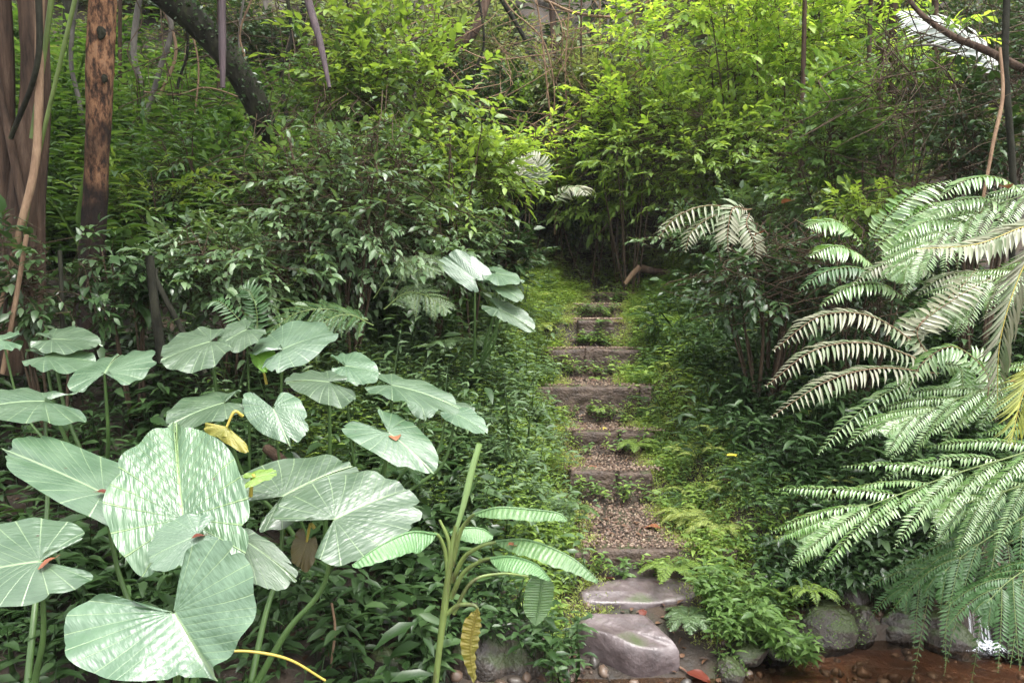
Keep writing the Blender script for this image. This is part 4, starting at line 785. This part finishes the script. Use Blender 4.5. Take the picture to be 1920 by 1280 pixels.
fern_px('long pale frond with a yellow tip stretching left across the ferns', [
    dict(kind='s', p=[(2030, 395, 4.4), (1920, 425, 4.35), (1830, 458, 4.3), (1715, 467, 4.2)], pl=.16, npin=40, up=UPC, droop=.25, mat='fern_tan', fwd=.8)], smat='petiole_yellow')
fern_px('yellowish withered frond hanging down at the right edge', [
    dict(kind='s', p=[(1960, 430, 4.0), (1910, 520, 3.95), (1875, 640, 3.9), (1870, 760, 3.9)], pl=.22, npin=30, up=nrm(np.array([.2, -1, .3])), droop=.6, fwd=1.4, pw=.07, mat='fern_tan'),
    dict(kind='s', p=[(1980, 640, 3.9), (1925, 720, 3.85), (1895, 830, 3.8)], pl=.2, npin=24, up=nrm(np.array([.2, -1, .3])), droop=.6, fwd=1.4, pw=.07, mat='fern_yellow')], smat='petiole_yellow')
fern_px('drooping dark green fern hanging over the stream at the lower right corner', [
    dict(p=[(1990, 930, 4.3), (1900, 980, 4.2), (1820, 1030, 4.15), (1760, 1080, 4.1)], plen=.50, npn=6, pl=.055, npin=24, ang=.7, droop=.75, pw=.28),
    dict(p=[(2010, 1040, 3.9), (1940, 1060, 3.9), (1890, 1090, 3.85), (1850, 1130, 3.8)], plen=.38, npn=6, pl=.05, npin=22, ang=.7, droop=.8, pw=.28),
    dict(p=[(2000, 860, 4.6), (1920, 905, 4.6), (1850, 940, 4.6), (1800, 985, 4.6)], plen=.40, npn=7, pl=.055, npin=20, ang=.8, droop=.5, pw=.26),
    dict(p=[(1960, 980, 4.5), (1860, 1030, 4.45), (1760, 1060, 4.4), (1690, 1110, 4.35)], plen=.42, npn=8, pl=.05, npin=22, ang=.9, droop=.8, pw=.26)], mat='fern_dark')
fern_px('dark feathery fern in the shade above the elephant ears left of the path', [
    dict(p=[(690, 600, 6.0), (620, 580, 5.9), (550, 590, 5.8), (490, 640, 5.7)], plen=.26, npn=16, pl=.03, npin=16, ang=1.1, droop=.3, pw=.3),
    dict(p=[(700, 610, 5.9), (650, 590, 5.8), (600, 610, 5.7), (570, 660, 5.6)], plen=.25, npn=15, pl=.03, npin=16, ang=1.1, droop=.35, pw=.3),
    dict(kind='s', p=[(480, 640, 5.6), (482, 590, 5.6), (470, 550, 5.6), (450, 540, 5.6)], pl=.11, npin=20, up=nrm(np.array([0, -1, .5])), droop=.1),
    dict(kind='s', p=[(480, 640, 5.6), (440, 590, 5.6), (410, 565, 5.6), (385, 570, 5.6)], pl=.10, npin=20, up=UPC, droop=.2)], mat='fern_dark')
fern_px('dim grey fern beside the left bank shrub stems', [
    dict(p=[(700, 560, 6.6), (740, 505, 6.6), (780, 490, 6.5), (815, 510, 6.4)], plen=.28, npn=14, pl=.035, npin=14, ang=1.1, droop=.35),
    dict(p=[(720, 580, 6.4), (760, 550, 6.4), (800, 555, 6.3), (835, 580, 6.2)], plen=.26, npn=14, pl=.035, npin=14, ang=1.1, droop=.35)], mat='grey')
fern_px('small pale withered palm-like frond in the dark hollow above the path', [
    dict(kind='s', p=[(1010, 355, 9.5), (1000, 320, 9.5), (975, 308, 9.5), (950, 315, 9.4)], pl=.2, npin=18, up=nrm(np.array([0, -1, .6])), droop=.2),
    dict(kind='s', p=[(1020, 350, 9.5), (1010, 310, 9.5), (990, 290, 9.5)], pl=.18, npin=16, up=nrm(np.array([0, -1, .6])), droop=.1),
    dict(kind='s', p=[(1035, 380, 9.3), (1060, 355, 9.3), (1085, 350, 9.2), (1100, 365, 9.1)], pl=.2, npin=18, up=UPC, droop=.3)], mat='fern_tan')
fern_px('palm frond with its sky sheen painted white under the grey bough at the upper right', [
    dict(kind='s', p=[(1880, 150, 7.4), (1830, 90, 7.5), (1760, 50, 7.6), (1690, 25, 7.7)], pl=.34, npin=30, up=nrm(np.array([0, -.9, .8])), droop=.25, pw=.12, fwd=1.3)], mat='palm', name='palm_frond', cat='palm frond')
# small ground ferns: individuals
def small_fern(px, py, Y, s, mat, label, n=6, seed=0, tilt=.5, group=None):
    c = at(px, py, Y); rs = np.random.RandomState(seed); c[2] = max(float(gz(c[0], Y)), c[2]-.12*s); root = empty('fern', c, label, 'fern', group)
    for k in range(n):
        a = k*6.28/n+rs.rand()*.9; L_ = s*rs.uniform(.55, 1.0); d = np.array([math.cos(a), math.sin(a), 0])
        t = np.linspace(0, 1, 16)[:, None]; P = d*L_*t*(1-.1*t)+np.array([0, 0, 1.])*L_*(tilt*1.6*t-tilt*1.7*t*t)
        mb = MB(); st = MB(); frond(mb, st, P+rs.randn(3)*.02*t, np.array([0, 0, 1.]), .26*s, 15, 1.1, .055*s, .4, .2, .2, .1, 9, seed+k, .004*s) if s > .25 else simple_pinna(mb, st, P[::3], np.array([0, 0, 1.]), .17*s, .3, 22, .2, .006*s, T4, seed+k)
        b = mb.build('frond', M[mat], root); st.build('stalk', M['twig_green'], b)
for k, (px, py, Y, s, m_, lb) in enumerate([
    (1120, 715, 8.4, .16, 'bright', 'tiny fern on the riser of the fifth step'), (1125, 765, 7.6, .2, 'bright', 'small fern growing at the foot of the long fourth riser'),
    (1195, 830, 6.9, .28, 'bright', 'bright fern at the right end of the third step'), (1350, 985, 5.5, .42, 'moss', 'light yellow-green feathery fern mound right of the lowest gravel tread'),
    (1290, 960, 5.7, .3, 'moss', 'low light fern between the gravel tread and the feathery mound'), (1290, 1150, 4.6, .3, 'grey', 'grey-green small fern right of the flat boulder'), (1390, 1110, 4.8, .32, 'bright', 'green fern above the mossy boulder'),
    (1440, 930, 5.6, .36, 'dark', 'dark fern at the edge of the shade beside the big bright frond'), (1130, 600, 9.0, .2, 'mid', 'tiny fern before the sixth step'), (960, 860, 6.2, .3, 'grey', 'dull green fern on the bank left of the second step'),
    (850, 640, 7.0, .36, 'grey', 'pale green fern high on the left bank below the far elephant ears'), (740, 880, 5.0, .34, 'fern_dark', 'dark fern just below the elephant ear leaf holding brown debris'), (1010, 610, 9.0, .3, 'moss', 'light fern left of the sixth step'),
    (1520, 1100, 4.75, .26, 'bright', 'fresh fern on top of the large mossy boulder'), (1260, 1060, 5.0, .3, 'bright', 'green leafy fern hanging over the edge of the lowest step'), (1060, 950, 5.6, .3, 'mid', 'green fern left of the gravel tread')]):
    small_fern(px, py, Y, s*.9, m_, lb, 8, 100+k)

# ------------------------------------------------------------------ elephant ear plants
OUT = np.array([[0, 1], [.09, .955], [.3, .9], [.56, .78], [.8, .56], [.95, .27], [1, -.02], [.95, -.2], [.84, -.38], [.66, -.5], [.46, -.5], [.31, -.36], [.19, -.17], [.08, -.04], [0, 0]], float)
def outline(n=46):
    p = smooth_path(OUT, n); return p
def taro_leaf(A, T, L_, R_, opts, parent, loc, seed):
    """A attach point, T tip, L_ and R_ the widest edge points (v=.12); world coords"""
    rs = np.random.RandomState(seed); mid = A+(T-A)*.1; WL = L_-mid; WR = R_-mid; ln = np.linalg.norm(T-A); o = outline(70); n = len(o); nr = 44
    N = nrm(np.cross(T-A, WL-WR)); N = N if N[2] > 0 or (abs(N[2]) < .2 and N[1] < 0) else -N
    cup = opts.get('cup', .10); dr = opts.get('droop', .16); wav = opts.get('wave', .034)
    mb = MB()
    for sg, Wv in ((-1, WL), (1, WR)):
        t = np.linspace(0, 1, nr)[:, None]**.9; u = o[None, :, 0]*t; v = o[None, :, 1]*t
        idx = np.arange(n)[None, :]/(n-1.0)*np.ones((nr, 1))
        rad = 1+.03*(np.abs(np.sin(idx*26+seed))-.5)*t**3+.025*np.sin(idx*19+seed*2+sg)*t; u = u*rad; v = v*rad
        for _b in range(rs.randint(1, 4)):   # torn and eaten places on the margin
            bi = rs.uniform(.08, .88); bw = rs.uniform(.006, .02); bd = rs.uniform(.04, .16); g_ = 1-bd*np.exp(-((idx-bi)/bw)**2)*t**6; u = u*g_; v = v*g_
        phi = np.arctan2(u, v); phi0 = math.atan2(1, .72); s = np.where(phi < phi0, v-.72*u+.08*u*u, -(phi-phi0)*.42+.08*u*u*(1-np.minimum(1, (phi-phi0)*2)))
        P = A+(T-A)[None, None]*v[..., None]+Wv[None, None]*u[..., None]
        wl = (np.linalg.norm(WL)+np.linalg.norm(WR))*.5
        z = -dr*ln*np.maximum(0, v)**2-dr*.5*ln*np.minimum(0, v)**2-cup*wl*u**2+.05*wl*np.minimum(1, u*6)*0
        fr = (s*9) % 1; z += opts.get('puff', .009)*wl*np.sin(fr*math.pi)*np.minimum(1, u*5)+opts.get('wrk', .0018)*wl*np.sin(t*(44+5*np.sin(idx*7))+2.2*noise(s*5+sg*3, u*1.5+seed, v*1.5, 1.6))*np.minimum(1, u*4)*np.minimum(1, (1-t)*6+.3)+.03*wl*np.minimum(1, u*3)
        z += wav*wl*np.sin(idx*42+seed+sg+np.sin(idx*9+seed))*t**4+wav*1.5*wl*np.sin(idx*11+seed*1.7+sg)*t**2
        P = P+N*z[..., None]
        uv = np.stack([.5+sg*u*.5, s+2], -1).reshape(-1, 2); f = grid_tris(nr, n)
        mb.add(P.reshape(-1, 3)-loc, f if sg > 0 else f[:, ::-1], uv)
    lf = mb.build('leaf', M[opts.get('mat', 'taro')], parent, uv=True)
    if opts.get('lab'): lf['label'] = opts['lab']
    return lf
def taro_plant(base, label, lvs, seed):
    """base (px,py,Y) foot; every leaf: A,T,L,R px; Y; normal"""
    b = at(*base); b[2] = float(gz(b[0], b[1])); root = empty('elephant_ear_plant', b, label, 'plant', 'elephant ear plants on the left bank')
    st = MB(); tube(st, smooth_path([[0, 0, -.1], [.01, 0, .05], [0, 0, .16]], 8), [.04, .03], 10, .1); st.build('stem', M['petiole'], root)
    for k, lf in enumerate(lvs):
        A = at(*lf['A'], lf['Y']); N = nrm(np.array(lf.get('N', (0, -.35, 1)), float))
        T = onplane(*lf['T'], A, N); NL = nrm(np.array(lf['NL'], float)) if 'NL' in lf else N; NR = nrm(np.array(lf['NR'], float)) if 'NR' in lf else N
        m_ = A+(T-A)*.1; Lp = onplane(*lf['L'], m_, NL); Rp = onplane(*lf['R'], m_, NR)
        sz = np.linalg.norm(T-A)
        o = taro_leaf(A, T, Lp, Rp, lf, root, b, seed*10+k)
        if lf.get('nop'): continue
        mb = MB(); foot = np.array([np.random.uniform(-.02, .02), np.random.uniform(-.02, .02), .08])
        e = A-b-np.array([0, 0, .004]); c1 = e-nrm(T-A)*.0+np.array([0, .02, -.22*np.linalg.norm(e)]); c1 = c1+(foot-c1)*.15
        tube(mb, smooth_path([foot, foot*.5+c1*.5+np.array([0, 0, .04]), c1, e], 26), [.017, .012, .008] if sz > .25 else [.011, .006], 8)
        mb.build('petiole', M[lf.get('pm', 'petiole')], root)
    return root
F1 = (0, -.35, 1); F2 = (0, -.15, 1)
taro_plant((330, 1330, 3.25), 'nearest elephant ear plant with the huge round wrinkled upright leaf', [
    dict(A=(342, 972), T=(324, 787), L=(205, 950), R=(467, 935), Y=3.15, N=(.05, -1.15, 1), cup=-.05, droop=.05, wrk=.0042, puff=.011, mat='taro_wrinkled', lab='huge round wrinkled leaf facing the camera'),
    dict(A=(325, 1147), T=(400, 1268), L=(122, 1222), R=(468, 1050), Y=2.75, N=(0, -.9, 1), NL=(.12, -.8, 1), NR=(-.75, -.9, 1), cup=.02, droop=.05, lab='large folded leaf drooping at the bottom edge'),
    dict(A=(370, 1003), T=(275, 1040), L=(345, 1058), R=(325, 972), Y=3.0, N=(0, -.7, 1), mat='taro_back'),
    dict(A=(455, 1010), T=(553, 1070), L=(505, 1012), R=(462, 1085), Y=3.25, N=(.1, -.5, 1)),
    dict(A=(195, 925), T=(6, 832), L=(110, 940), R=(185, 845), Y=3.35, N=(.1, -.5, 1), droop=.05)], 1)
taro_plant((40, 1300, 3.1), 'elephant ear plant whose broad notched leaf holds an orange dead leaf', [
    dict(A=(75, 1052), T=(-130, 1075), L=(35, 1128), R=(25, 972), Y=3.0, N=(0, -.6, 1), lab='broad notched leaf cut by the left edge'),
    dict(A=(83, 752), T=(-80, 748), L=(45, 790), R=(35, 720), Y=3.9, N=(0, -.15, 1))], 2)
taro_plant((470, 1290, 3.4), 'elephant ear plant with a wide pale grey leaf on a long slanting stalk', [
    dict(A=(627, 973), T=(768, 900), L=(585, 903), R=(728, 1030), Y=3.4, N=(0, -.6, 1), cup=.03, lab='wide pale leaf with a deep notch'),
    dict(A=(530, 930), T=(664, 855), L=(490, 868), R=(610, 950), Y=3.65, N=(0, -.45, 1), cup=.06)], 3)
taro_plant((600, 960, 4.6), 'elephant ear plant with a tilted leaf holding brown debris in its middle', [
    dict(A=(728, 810), T=(815, 872), L=(672, 832), R=(782, 795), Y=4.15, N=(.1, -.5, 1), lab='tilted leaf with brown debris'),
    dict(A=(617, 716), T=(533, 704), L=(615, 752), R=(590, 690), Y=4.4, N=(0, -.3, 1)),
    dict(A=(512, 765), T=(540, 827), L=(458, 772), R=(574, 768), Y=4.2, N=(0, -.9, 1)),
    dict(A=(420, 755), T=(312, 782), L=(395, 792), R=(372, 735), Y=4.3, N=(0, -.22, 1))], 4)
taro_plant((190, 900, 4.9), 'elephant ear plant of small level leaves on pale stalks at the far left', [
    dict(A=(196, 700), T=(222, 648), L=(135, 700), R=(292, 672), Y=4.5, N=(0, -.35, 1)),
    dict(A=(98, 636), T=(188, 634), L=(130, 611), R=(120, 655), Y=4.9, N=(0, -.25, 1)),
    dict(A=(85, 668), T=(182, 668), L=(118, 648), R=(108, 692), Y=4.75, N=(0, -.2, 1)),
    dict(A=(5, 638), T=(-50, 640), L=(10, 620), R=(10, 655), Y=4.9, N=(0, -.3, 1))], 5)
taro_plant((460, 800, 5.1), 'elephant ear plant behind with three flat leaves below the dark fern', [
    dict(A=(395, 640), T=(300, 665), L=(375, 684), R=(345, 620), Y=4.7, N=(0, -.3, 1)),
    dict(A=(462, 618), T=(405, 642), L=(470, 645), R=(440, 602), Y=4.9, N=(0, -.3, 1)),
    dict(A=(530, 655), T=(630, 606), L=(530, 608), R=(580, 665), Y=4.8, N=(0, -.3, 1), mat='taro_back')], 6)
taro_plant((680, 860, 4.9), 'elephant ear plant with long flat leaves nearest to the path', [
    dict(A=(648, 686), T=(712, 692), L=(660, 657), R=(668, 714), Y=4.7, N=(0, -.3, 1)),
    dict(A=(735, 722), T=(862, 745), L=(765, 700), R=(770, 754), Y=4.5, N=(0, -.2, 1)),
    dict(A=(790, 757), T=(797, 782), L=(764, 760), R=(822, 758), Y=4.8, N=(0, -.5, 1)),
    dict(A=(855, 776), T=(914, 802), L=(882, 766), R=(862, 798), Y=4.9, N=(0, -.35, 1)),
    dict(A=(840, 757), T=(890, 768), L=(865, 752), R=(852, 772), Y=5.1, N=(0, -.2, 1))], 7)
taro_plant((890, 610, 7.1), 'distant elephant ear plant with pale leaves near the top of the path', [
    dict(A=(890, 524), T=(836, 477), L=(840, 515), R=(900, 487), Y=6.7, N=(0, -1.6, 1), droop=.05, mat='taro_back'),
    dict(A=(930, 512), T=(984, 520), L=(925, 498), R=(935, 528), Y=6.8, N=(0, -.3, 1)),
    dict(A=(938, 537), T=(978, 556), L=(965, 533), R=(940, 552), Y=6.7, N=(0, -.4, 1)),
    dict(A=(935, 578), T=(1002, 610), L=(972, 574), R=(942, 600), Y=6.6, N=(0, -.6, 1))], 8)
def lone_leaf(nm, label, A, T, L_, R_, Y, N, mat, base=None):
    Aw = at(*A, Y); N = nrm(np.array(N, float)); T = onplane(*T, Aw, N); m_ = Aw+(T-Aw)*.1; root = empty(nm, Aw, label, 'leaf')
    taro_leaf(Aw, T, onplane(*L_, m_, N), onplane(*R_, m_, N), dict(mat=mat, cup=.2, wave=.06), root, Aw, 5)
    if base is not None:
        mb = MB(); tube(mb, smooth_path([at(*base)-Aw, (at(*base)-Aw)*.5+np.array([0, 0, .05]), np.zeros(3)], 12), [.01, .006], 6); mb.build('petiole', M['petiole_yellow'], root)
lone_leaf('withered_leaf', 'crumpled yellow-brown leaf behind the huge round leaf', (425, 800), (385, 790), (400, 815), (450, 845), 4.0, (.1, -1.2, 1), 'taro_yellow', (455, 780, 4.05))
lone_leaf('young_leaf', 'small bright lime green leaf between the two big pale leaves', (478, 895), (520, 880), (480, 878), (478, 908), 3.55, (0, -.5, 1), 'taro_green', (470, 930, 3.6))
lone_leaf('young_leaf', 'small yellow-green leaf hidden under the rear elephant ear', (480, 665), (500, 690), (525, 665), (478, 685), 4.85, (0, -1.2, 1), 'taro_green', (500, 720, 4.9))
lone_leaf('withered_leaf', 'brown hanging withered leaf under the wide pale leaf', (575, 1015), (560, 1065), (545, 1020), (590, 1050), 3.6, (0, -2.5, 1), 'taro_brown', (590, 990, 3.6))
# yellow fallen stalk at the bottom
P = [(395, 1225, 3.0), (460, 1220, 3.05), (540, 1235, 3.1), (610, 1275, 3.15)]
pole(P, [.005, .006, .005], M['petiole_yellow'], 'yellow bent leaf stalk lying at the bottom left', 'leaf_stalk', 'stalk', 8)

# ------------------------------------------------------------------ young banana plant
def blade(mid, wv, root, loc, mat='banana', lab=None, sag=.3, n=110, seed=0, ppow=.55, wave=.03, tear=False):
    q = smooth_path(mid, n)-loc; s = np.linspace(0, 1, n); w = np.minimum(1, (s*4)**.7)*np.minimum(1, ((1-s)*2.2+.02))**ppow
    WV = np.asarray(wv, float); WV = WV if WV.ndim == 2 else np.array([WV, WV]); tq = nrm(np.gradient(q, axis=0)); mb = MB()
    for sg, W_ in ((-1, -WV[0]), (1, WV[1])):
        W_ = np.array(W_); nu = 9; u = np.linspace(0, 1, nu)
        side = W_[None]-tq*(tq@W_)[:, None]
        N = nrm(np.cross(tq, side)); N = np.where(N[:, 2:3] > 0, N, -N)
        wl = np.linalg.norm(W_)
        P = q[:, None]+side[:, None]*(w[:, None]*u[None])[..., None]-N[:, None]*(sag*wl*(u[None]**1.6)*w[:, None])[..., None]
        P = P+N[:, None]*(wave*wl*np.sin(s[:, None]*60+seed+sg)*u[None]**2+.035*wl*np.sin(s[:, None]*150)*np.sin(u[None]*3.14)**.6)[..., None]
        uv = np.stack(np.broadcast_arrays(.5+sg*u[None]*.5, s[:, None]*3-.1*u[None]), -1).reshape(-1, 2); f = grid_tris(n, nu)
        mb.add(P.reshape(-1, 3), f, uv)
    tube(mb, q+np.array([0, 0, .002]), [.006, .002], 5)
    o = mb.build('leaf', M[mat], root, uv=True)
    if lab: o['label'] = lab
    return o
bb = at(815, 1330, 3.4); bb[2] = max(float(gz(bb[0], 3.4)), bb[2]-.2)
root = empty('banana_plant', bb, 'young banana plant with a tall furled leaf standing left of the path foot', 'plant')
mb = MB(); tube(mb, smooth_path([at(812, 1330, 3.4)-bb, at(822, 1230, 3.4)-bb, at(836, 1120, 3.4)-bb, at(846, 1040, 3.4)-bb, at(855, 985, 3.4)-bb], 30), [.015, .014, .017, .015, .010], 12, .08); mb.build('stem', M['banana_stem'], root)
mb = MB(); tube(mb, smooth_path([at(850, 1010, 3.4)-bb, at(868, 950, 3.4)-bb, at(885, 880, 3.4)-bb, at(899, 832, 3.4)-bb], 40), [.008, .011, .015, .014, .013], 12, .03)
c = at(900, 829, 3.4)-bb; mb.build('furled_leaf', M['banana'], root)
def pet(pts, r=(.012, .006), m='banana_stem'):
    mb = MB(); tube(mb, smooth_path([at(*p)-bb for p in pts], 24), list(r), 8); mb.build('petiole', M[m], root)
pet([(848, 1060, 3.4), (862, 1000, 3.38), (880, 972, 3.35), (893, 962, 3.3)]); blade([at(890, 964, 3.3), at(935, 952, 3.25), at(1000, 956, 3.2), at(1045, 962, 3.15), at(1064, 975, 3.14)], [(.01, .055, .01), (.0, .07, -.03)], root, bb, lab='pale upper right leaf', sag=.35, n=120)
pet([(848, 1090, 3.4), (870, 1045, 3.35), (905, 1022, 3.3), (935, 1015, 3.28)]); blade([at(930, 1015, 3.28), at(985, 1012, 3.2), at(1040, 1030, 3.12), at(1085, 1055, 3.08), at(1122, 1090, 3.05)], [(.02, .07, .02), (.02, .08, -.02)], root, bb, lab='middle right leaf with pleated sheen', seed=2)
pet([(846, 1120, 3.4), (868, 1075, 3.35), (900, 1052, 3.3), (925, 1045, 3.25)]); blade([at(920, 1047, 3.25), at(960, 1044, 3.17), at(1005, 1058, 3.1), at(1032, 1086, 3.06)], [(.02, .06, .02), (.0, .08, -.03)], root, bb, lab='lower right leaf folded down at its tip', seed=3)
blade([at(1016, 1072, 3.12), at(1014, 1110, 3.12), at(1008, 1150, 3.13), at(1004, 1172, 3.13)], [(.065, .0, .0), (.05, .03, .0)], root, bb, lab='hanging dark green folded tip', seed=4, sag=.15, ppow=.7)
pet([(840, 1090, 3.4), (836, 1040, 3.4), (825, 1008, 3.38), (812, 998, 3.35)]); blade([at(818, 1002, 3.35), at(770, 998, 3.25), at(715, 1022, 3.15), at(660, 1060, 3.1)], [(.0, .08, .05), (0, .06, -.03)], root, bb, lab='narrow pale leaf reaching left', seed=5)
pet([(838, 1150, 3.4), (860, 1134, 3.38), (888, 1134, 3.36), (897, 1142, 3.35)]); blade([at(896, 1140, 3.35), at(886, 1180, 3.35), at(882, 1225, 3.35), at(890, 1278, 3.35)], [(.045, .0, .0), (.03, .02, .0)], root, bb, 'taro_yellow', lab='hanging leaf with yellow-brown edges', seed=6, sag=.2, wave=.15)
blade([at(842, 1000, 3.5), at(870, 990, 3.6), at(905, 992, 3.65), at(925, 1005, 3.7)], [(.0, .07, .03), (0, .05, -.02)], root, bb, lab='short leaf behind the stem', seed=7)
pet([(846, 1060, 3.4), (840, 1010, 3.4), (824, 974, 3.4)], (.012, .006))
pet([(850, 1150, 3.4), (885, 1090, 3.4), (940, 1075, 3.45), (990, 1080, 3.5)], (.01, .004))

# ------------------------------------------------------------------ fallen leaves, each its own thing
def dead_leaf(px, py, Y, s, mat, label, seed, zoff=.02, onground=True, rot=None, group=None):
    c = at(px, py, Y)
    if onground:  # slide to the ground along the view ray
        d = ray(px, py); o = np.array([0, 0, EYE]); 
        for t in np.linspace(3, 14, 1600):
            q = o+d*t
            if q[2] < float(gz(q[0], q[1]))+zoff: c = q; break
    rs = np.random.RandomState(seed); n = 12; mb = MB(); sv = np.linspace(0, 1, n); w = .36*np.sin(np.pi*np.minimum(1, sv*.96+.03))**.8
    u = np.linspace(-1, 1, 7); X = w[:, None]*u[None]; Yv = np.repeat((sv-.5)[:, None], 7, 1); Z = .10*np.abs(u)[None]**1.5*w[:, None]*2+.05*np.sin(sv*5+seed)[:, None]+.03*noise(X, Yv, seed, 9)
    V = np.stack([X, Yv, Z], -1).reshape(-1, 3)*s; mb.add(V, grid_tris(n, 7)); tube(mb, np.array([[0, .5, .0], [0, .62, .03], [.02, .74, .02]])*s, [.02*s, .01*s], 4)
    o = mb.build('fallen_leaf', M[mat]); o.location = c.tolist(); o.rotation_euler = (rs.uniform(.0, .45) if not onground else rs.uniform(-.15, .3), rs.uniform(-.2, .2), rot if rot is not None else rs.uniform(0, 6.28))
    return tag(o, label, 'fallen leaf', group)
DL = [(1222, 988, .13, 'orange', 'bright orange dead leaf lying on the lowest gravel tread'), (1048, 945, .12, 'orange', 'curled salmon leaf left of the lowest gravel tread'), (1088, 1168, .10, 'orange', 'pinkish red leaf on the left corner of the flat boulder'),
      (1302, 1088, .14, 'rust', 'large rust-red leaf on the right end of the thin stone slab'), (1142, 1082, .09, 'rust', 'dark red curled leaf at the left end of the thin stone slab'), (1238, 1090, .12, 'rust', 'flat dark red leaf lying on the thin slab'),
      (1205, 1148, .07, 'rust', 'small scarlet leaf at the back of the flat boulder'), (1310, 1268, .14, 'rust', 'brown-red leaf at the bottom edge right of the flat boulder'), (1043, 798, .11, 'orange', 'pink dead leaf at the left of the third step tread'),
      (1112, 876, .1, 'orange', 'salmon dead leaf on the second tread, left of middle'), (1160, 845, .1, 'rust', 'brown leaf at the back of the second tread'), (1205, 876, .1, 'rust', 'brown leaf at the right of the second tread'), (1130, 805, .1, 'yellowleaf', 'tan-yellow leaf at the middle front edge of the third step'),
      (1145, 640, .13, 'yellowleaf', 'yellow leaf on the fifth step tread'), (1168, 646, .1, 'yellowleaf', 'second yellow leaf at the right of the fifth step tread'), (1046, 646, .11, 'yellowleaf', 'yellow leaf at the left end of the fifth step'), (1262, 555, .12, 'orange', 'orange leaf in the grass right of the topmost step'),
      (1222, 602, .09, 'orange', 'small orange leaf in the grass right of the sixth step'), (1418, 692, .16, 'rust', 'red leaf on dark herbs left of the pale fern tips'), (1265, 985, .1, 'rust', 'dark brown leaf at the right of the lowest tread')]
for k, (px, py, s, m_, lb) in enumerate(DL): dead_leaf(px, py, 6, s, m_, lb, 30+k)
for k, (px, py, Y, s, m_, lb) in enumerate([(196, 922, 3.33, .06, 'rust', 'dark red leaf on the long leaf behind the huge round leaf'), (88, 1055, 2.97, .07, 'orange', 'orange leaf on the broad notched leaf at the left edge'), (372, 1005, 2.98, .05, 'rust', 'reddish leaf just below the base of the huge round leaf'),
        (740, 818, 4.13, .09, 'dead', 'brown crumpled debris in the middle of the tilted leaf'), (391, 657, 4.66, .06, 'orange', 'small orange leaf on the flat rear elephant ear'), (453, 630, 4.85, .05, 'orange', 'tiny orange leaf on the hindmost flat elephant ear'), (962, 1020, 3.2, .05, 'orange', 'small peach-coloured leaf caught on the banana leaf'),
        (676, 699, 4.66, .05, 'orange', 'tiny orange leaf on the small flat leaf near the path'), (1476, 378, 7.0, .12, 'orange', 'brown-orange leaf caught in the bush above the cream fern'), (1885, 350, 5.2, .12, 'orange', 'pinkish dead leaf lying on ferns at the right edge'), (1425, 437, 6.3, .1, 'orange', 'peach dead leaf hanging on the cream fern spray'),
        (1905, 715, 3.9, .08, 'orange', 'orange leaf caught on the hanging frond at the right edge'), (1373, 853, 5.5, .1, 'yellowleaf', 'upright yellow leaf among dark herbs right of the second step'), (1085, 1062, 3.4, .04, 'yellowleaf', 'tiny yellow leaf near the banana leaf tip')]):
    dead_leaf(px, py, Y, s, m_, lb, 60+k, onground=False)

# ------------------------------------------------------------------ thin woodland haze
m, t, out = new_mat('haze_air'); pv = t.nodes.new('ShaderNodeVolumePrincipled'); pv.inputs['Color'].default_value = (.93, .95, .97, 1); pv.inputs['Density'].default_value = .0008; pv.inputs['Anisotropy'].default_value = .2
t.links.new(pv.outputs[0], out.inputs['Volume'])
mb = MB(); c = np.array([[x, y, z] for x in (-72, 72) for y in (-32, 92) for z in (-3, 95)], float)
mb.add(c, np.array([[0, 1, 3], [0, 3, 2], [4, 6, 7], [4, 7, 5], [0, 4, 5], [0, 5, 1], [2, 3, 7], [2, 7, 6], [0, 2, 6], [0, 6, 4], [1, 5, 7], [1, 7, 3]]))
tag(mb.build('haze', m, smooth=False), 'faint damp haze in the woodland air', 'haze', kind='stuff')
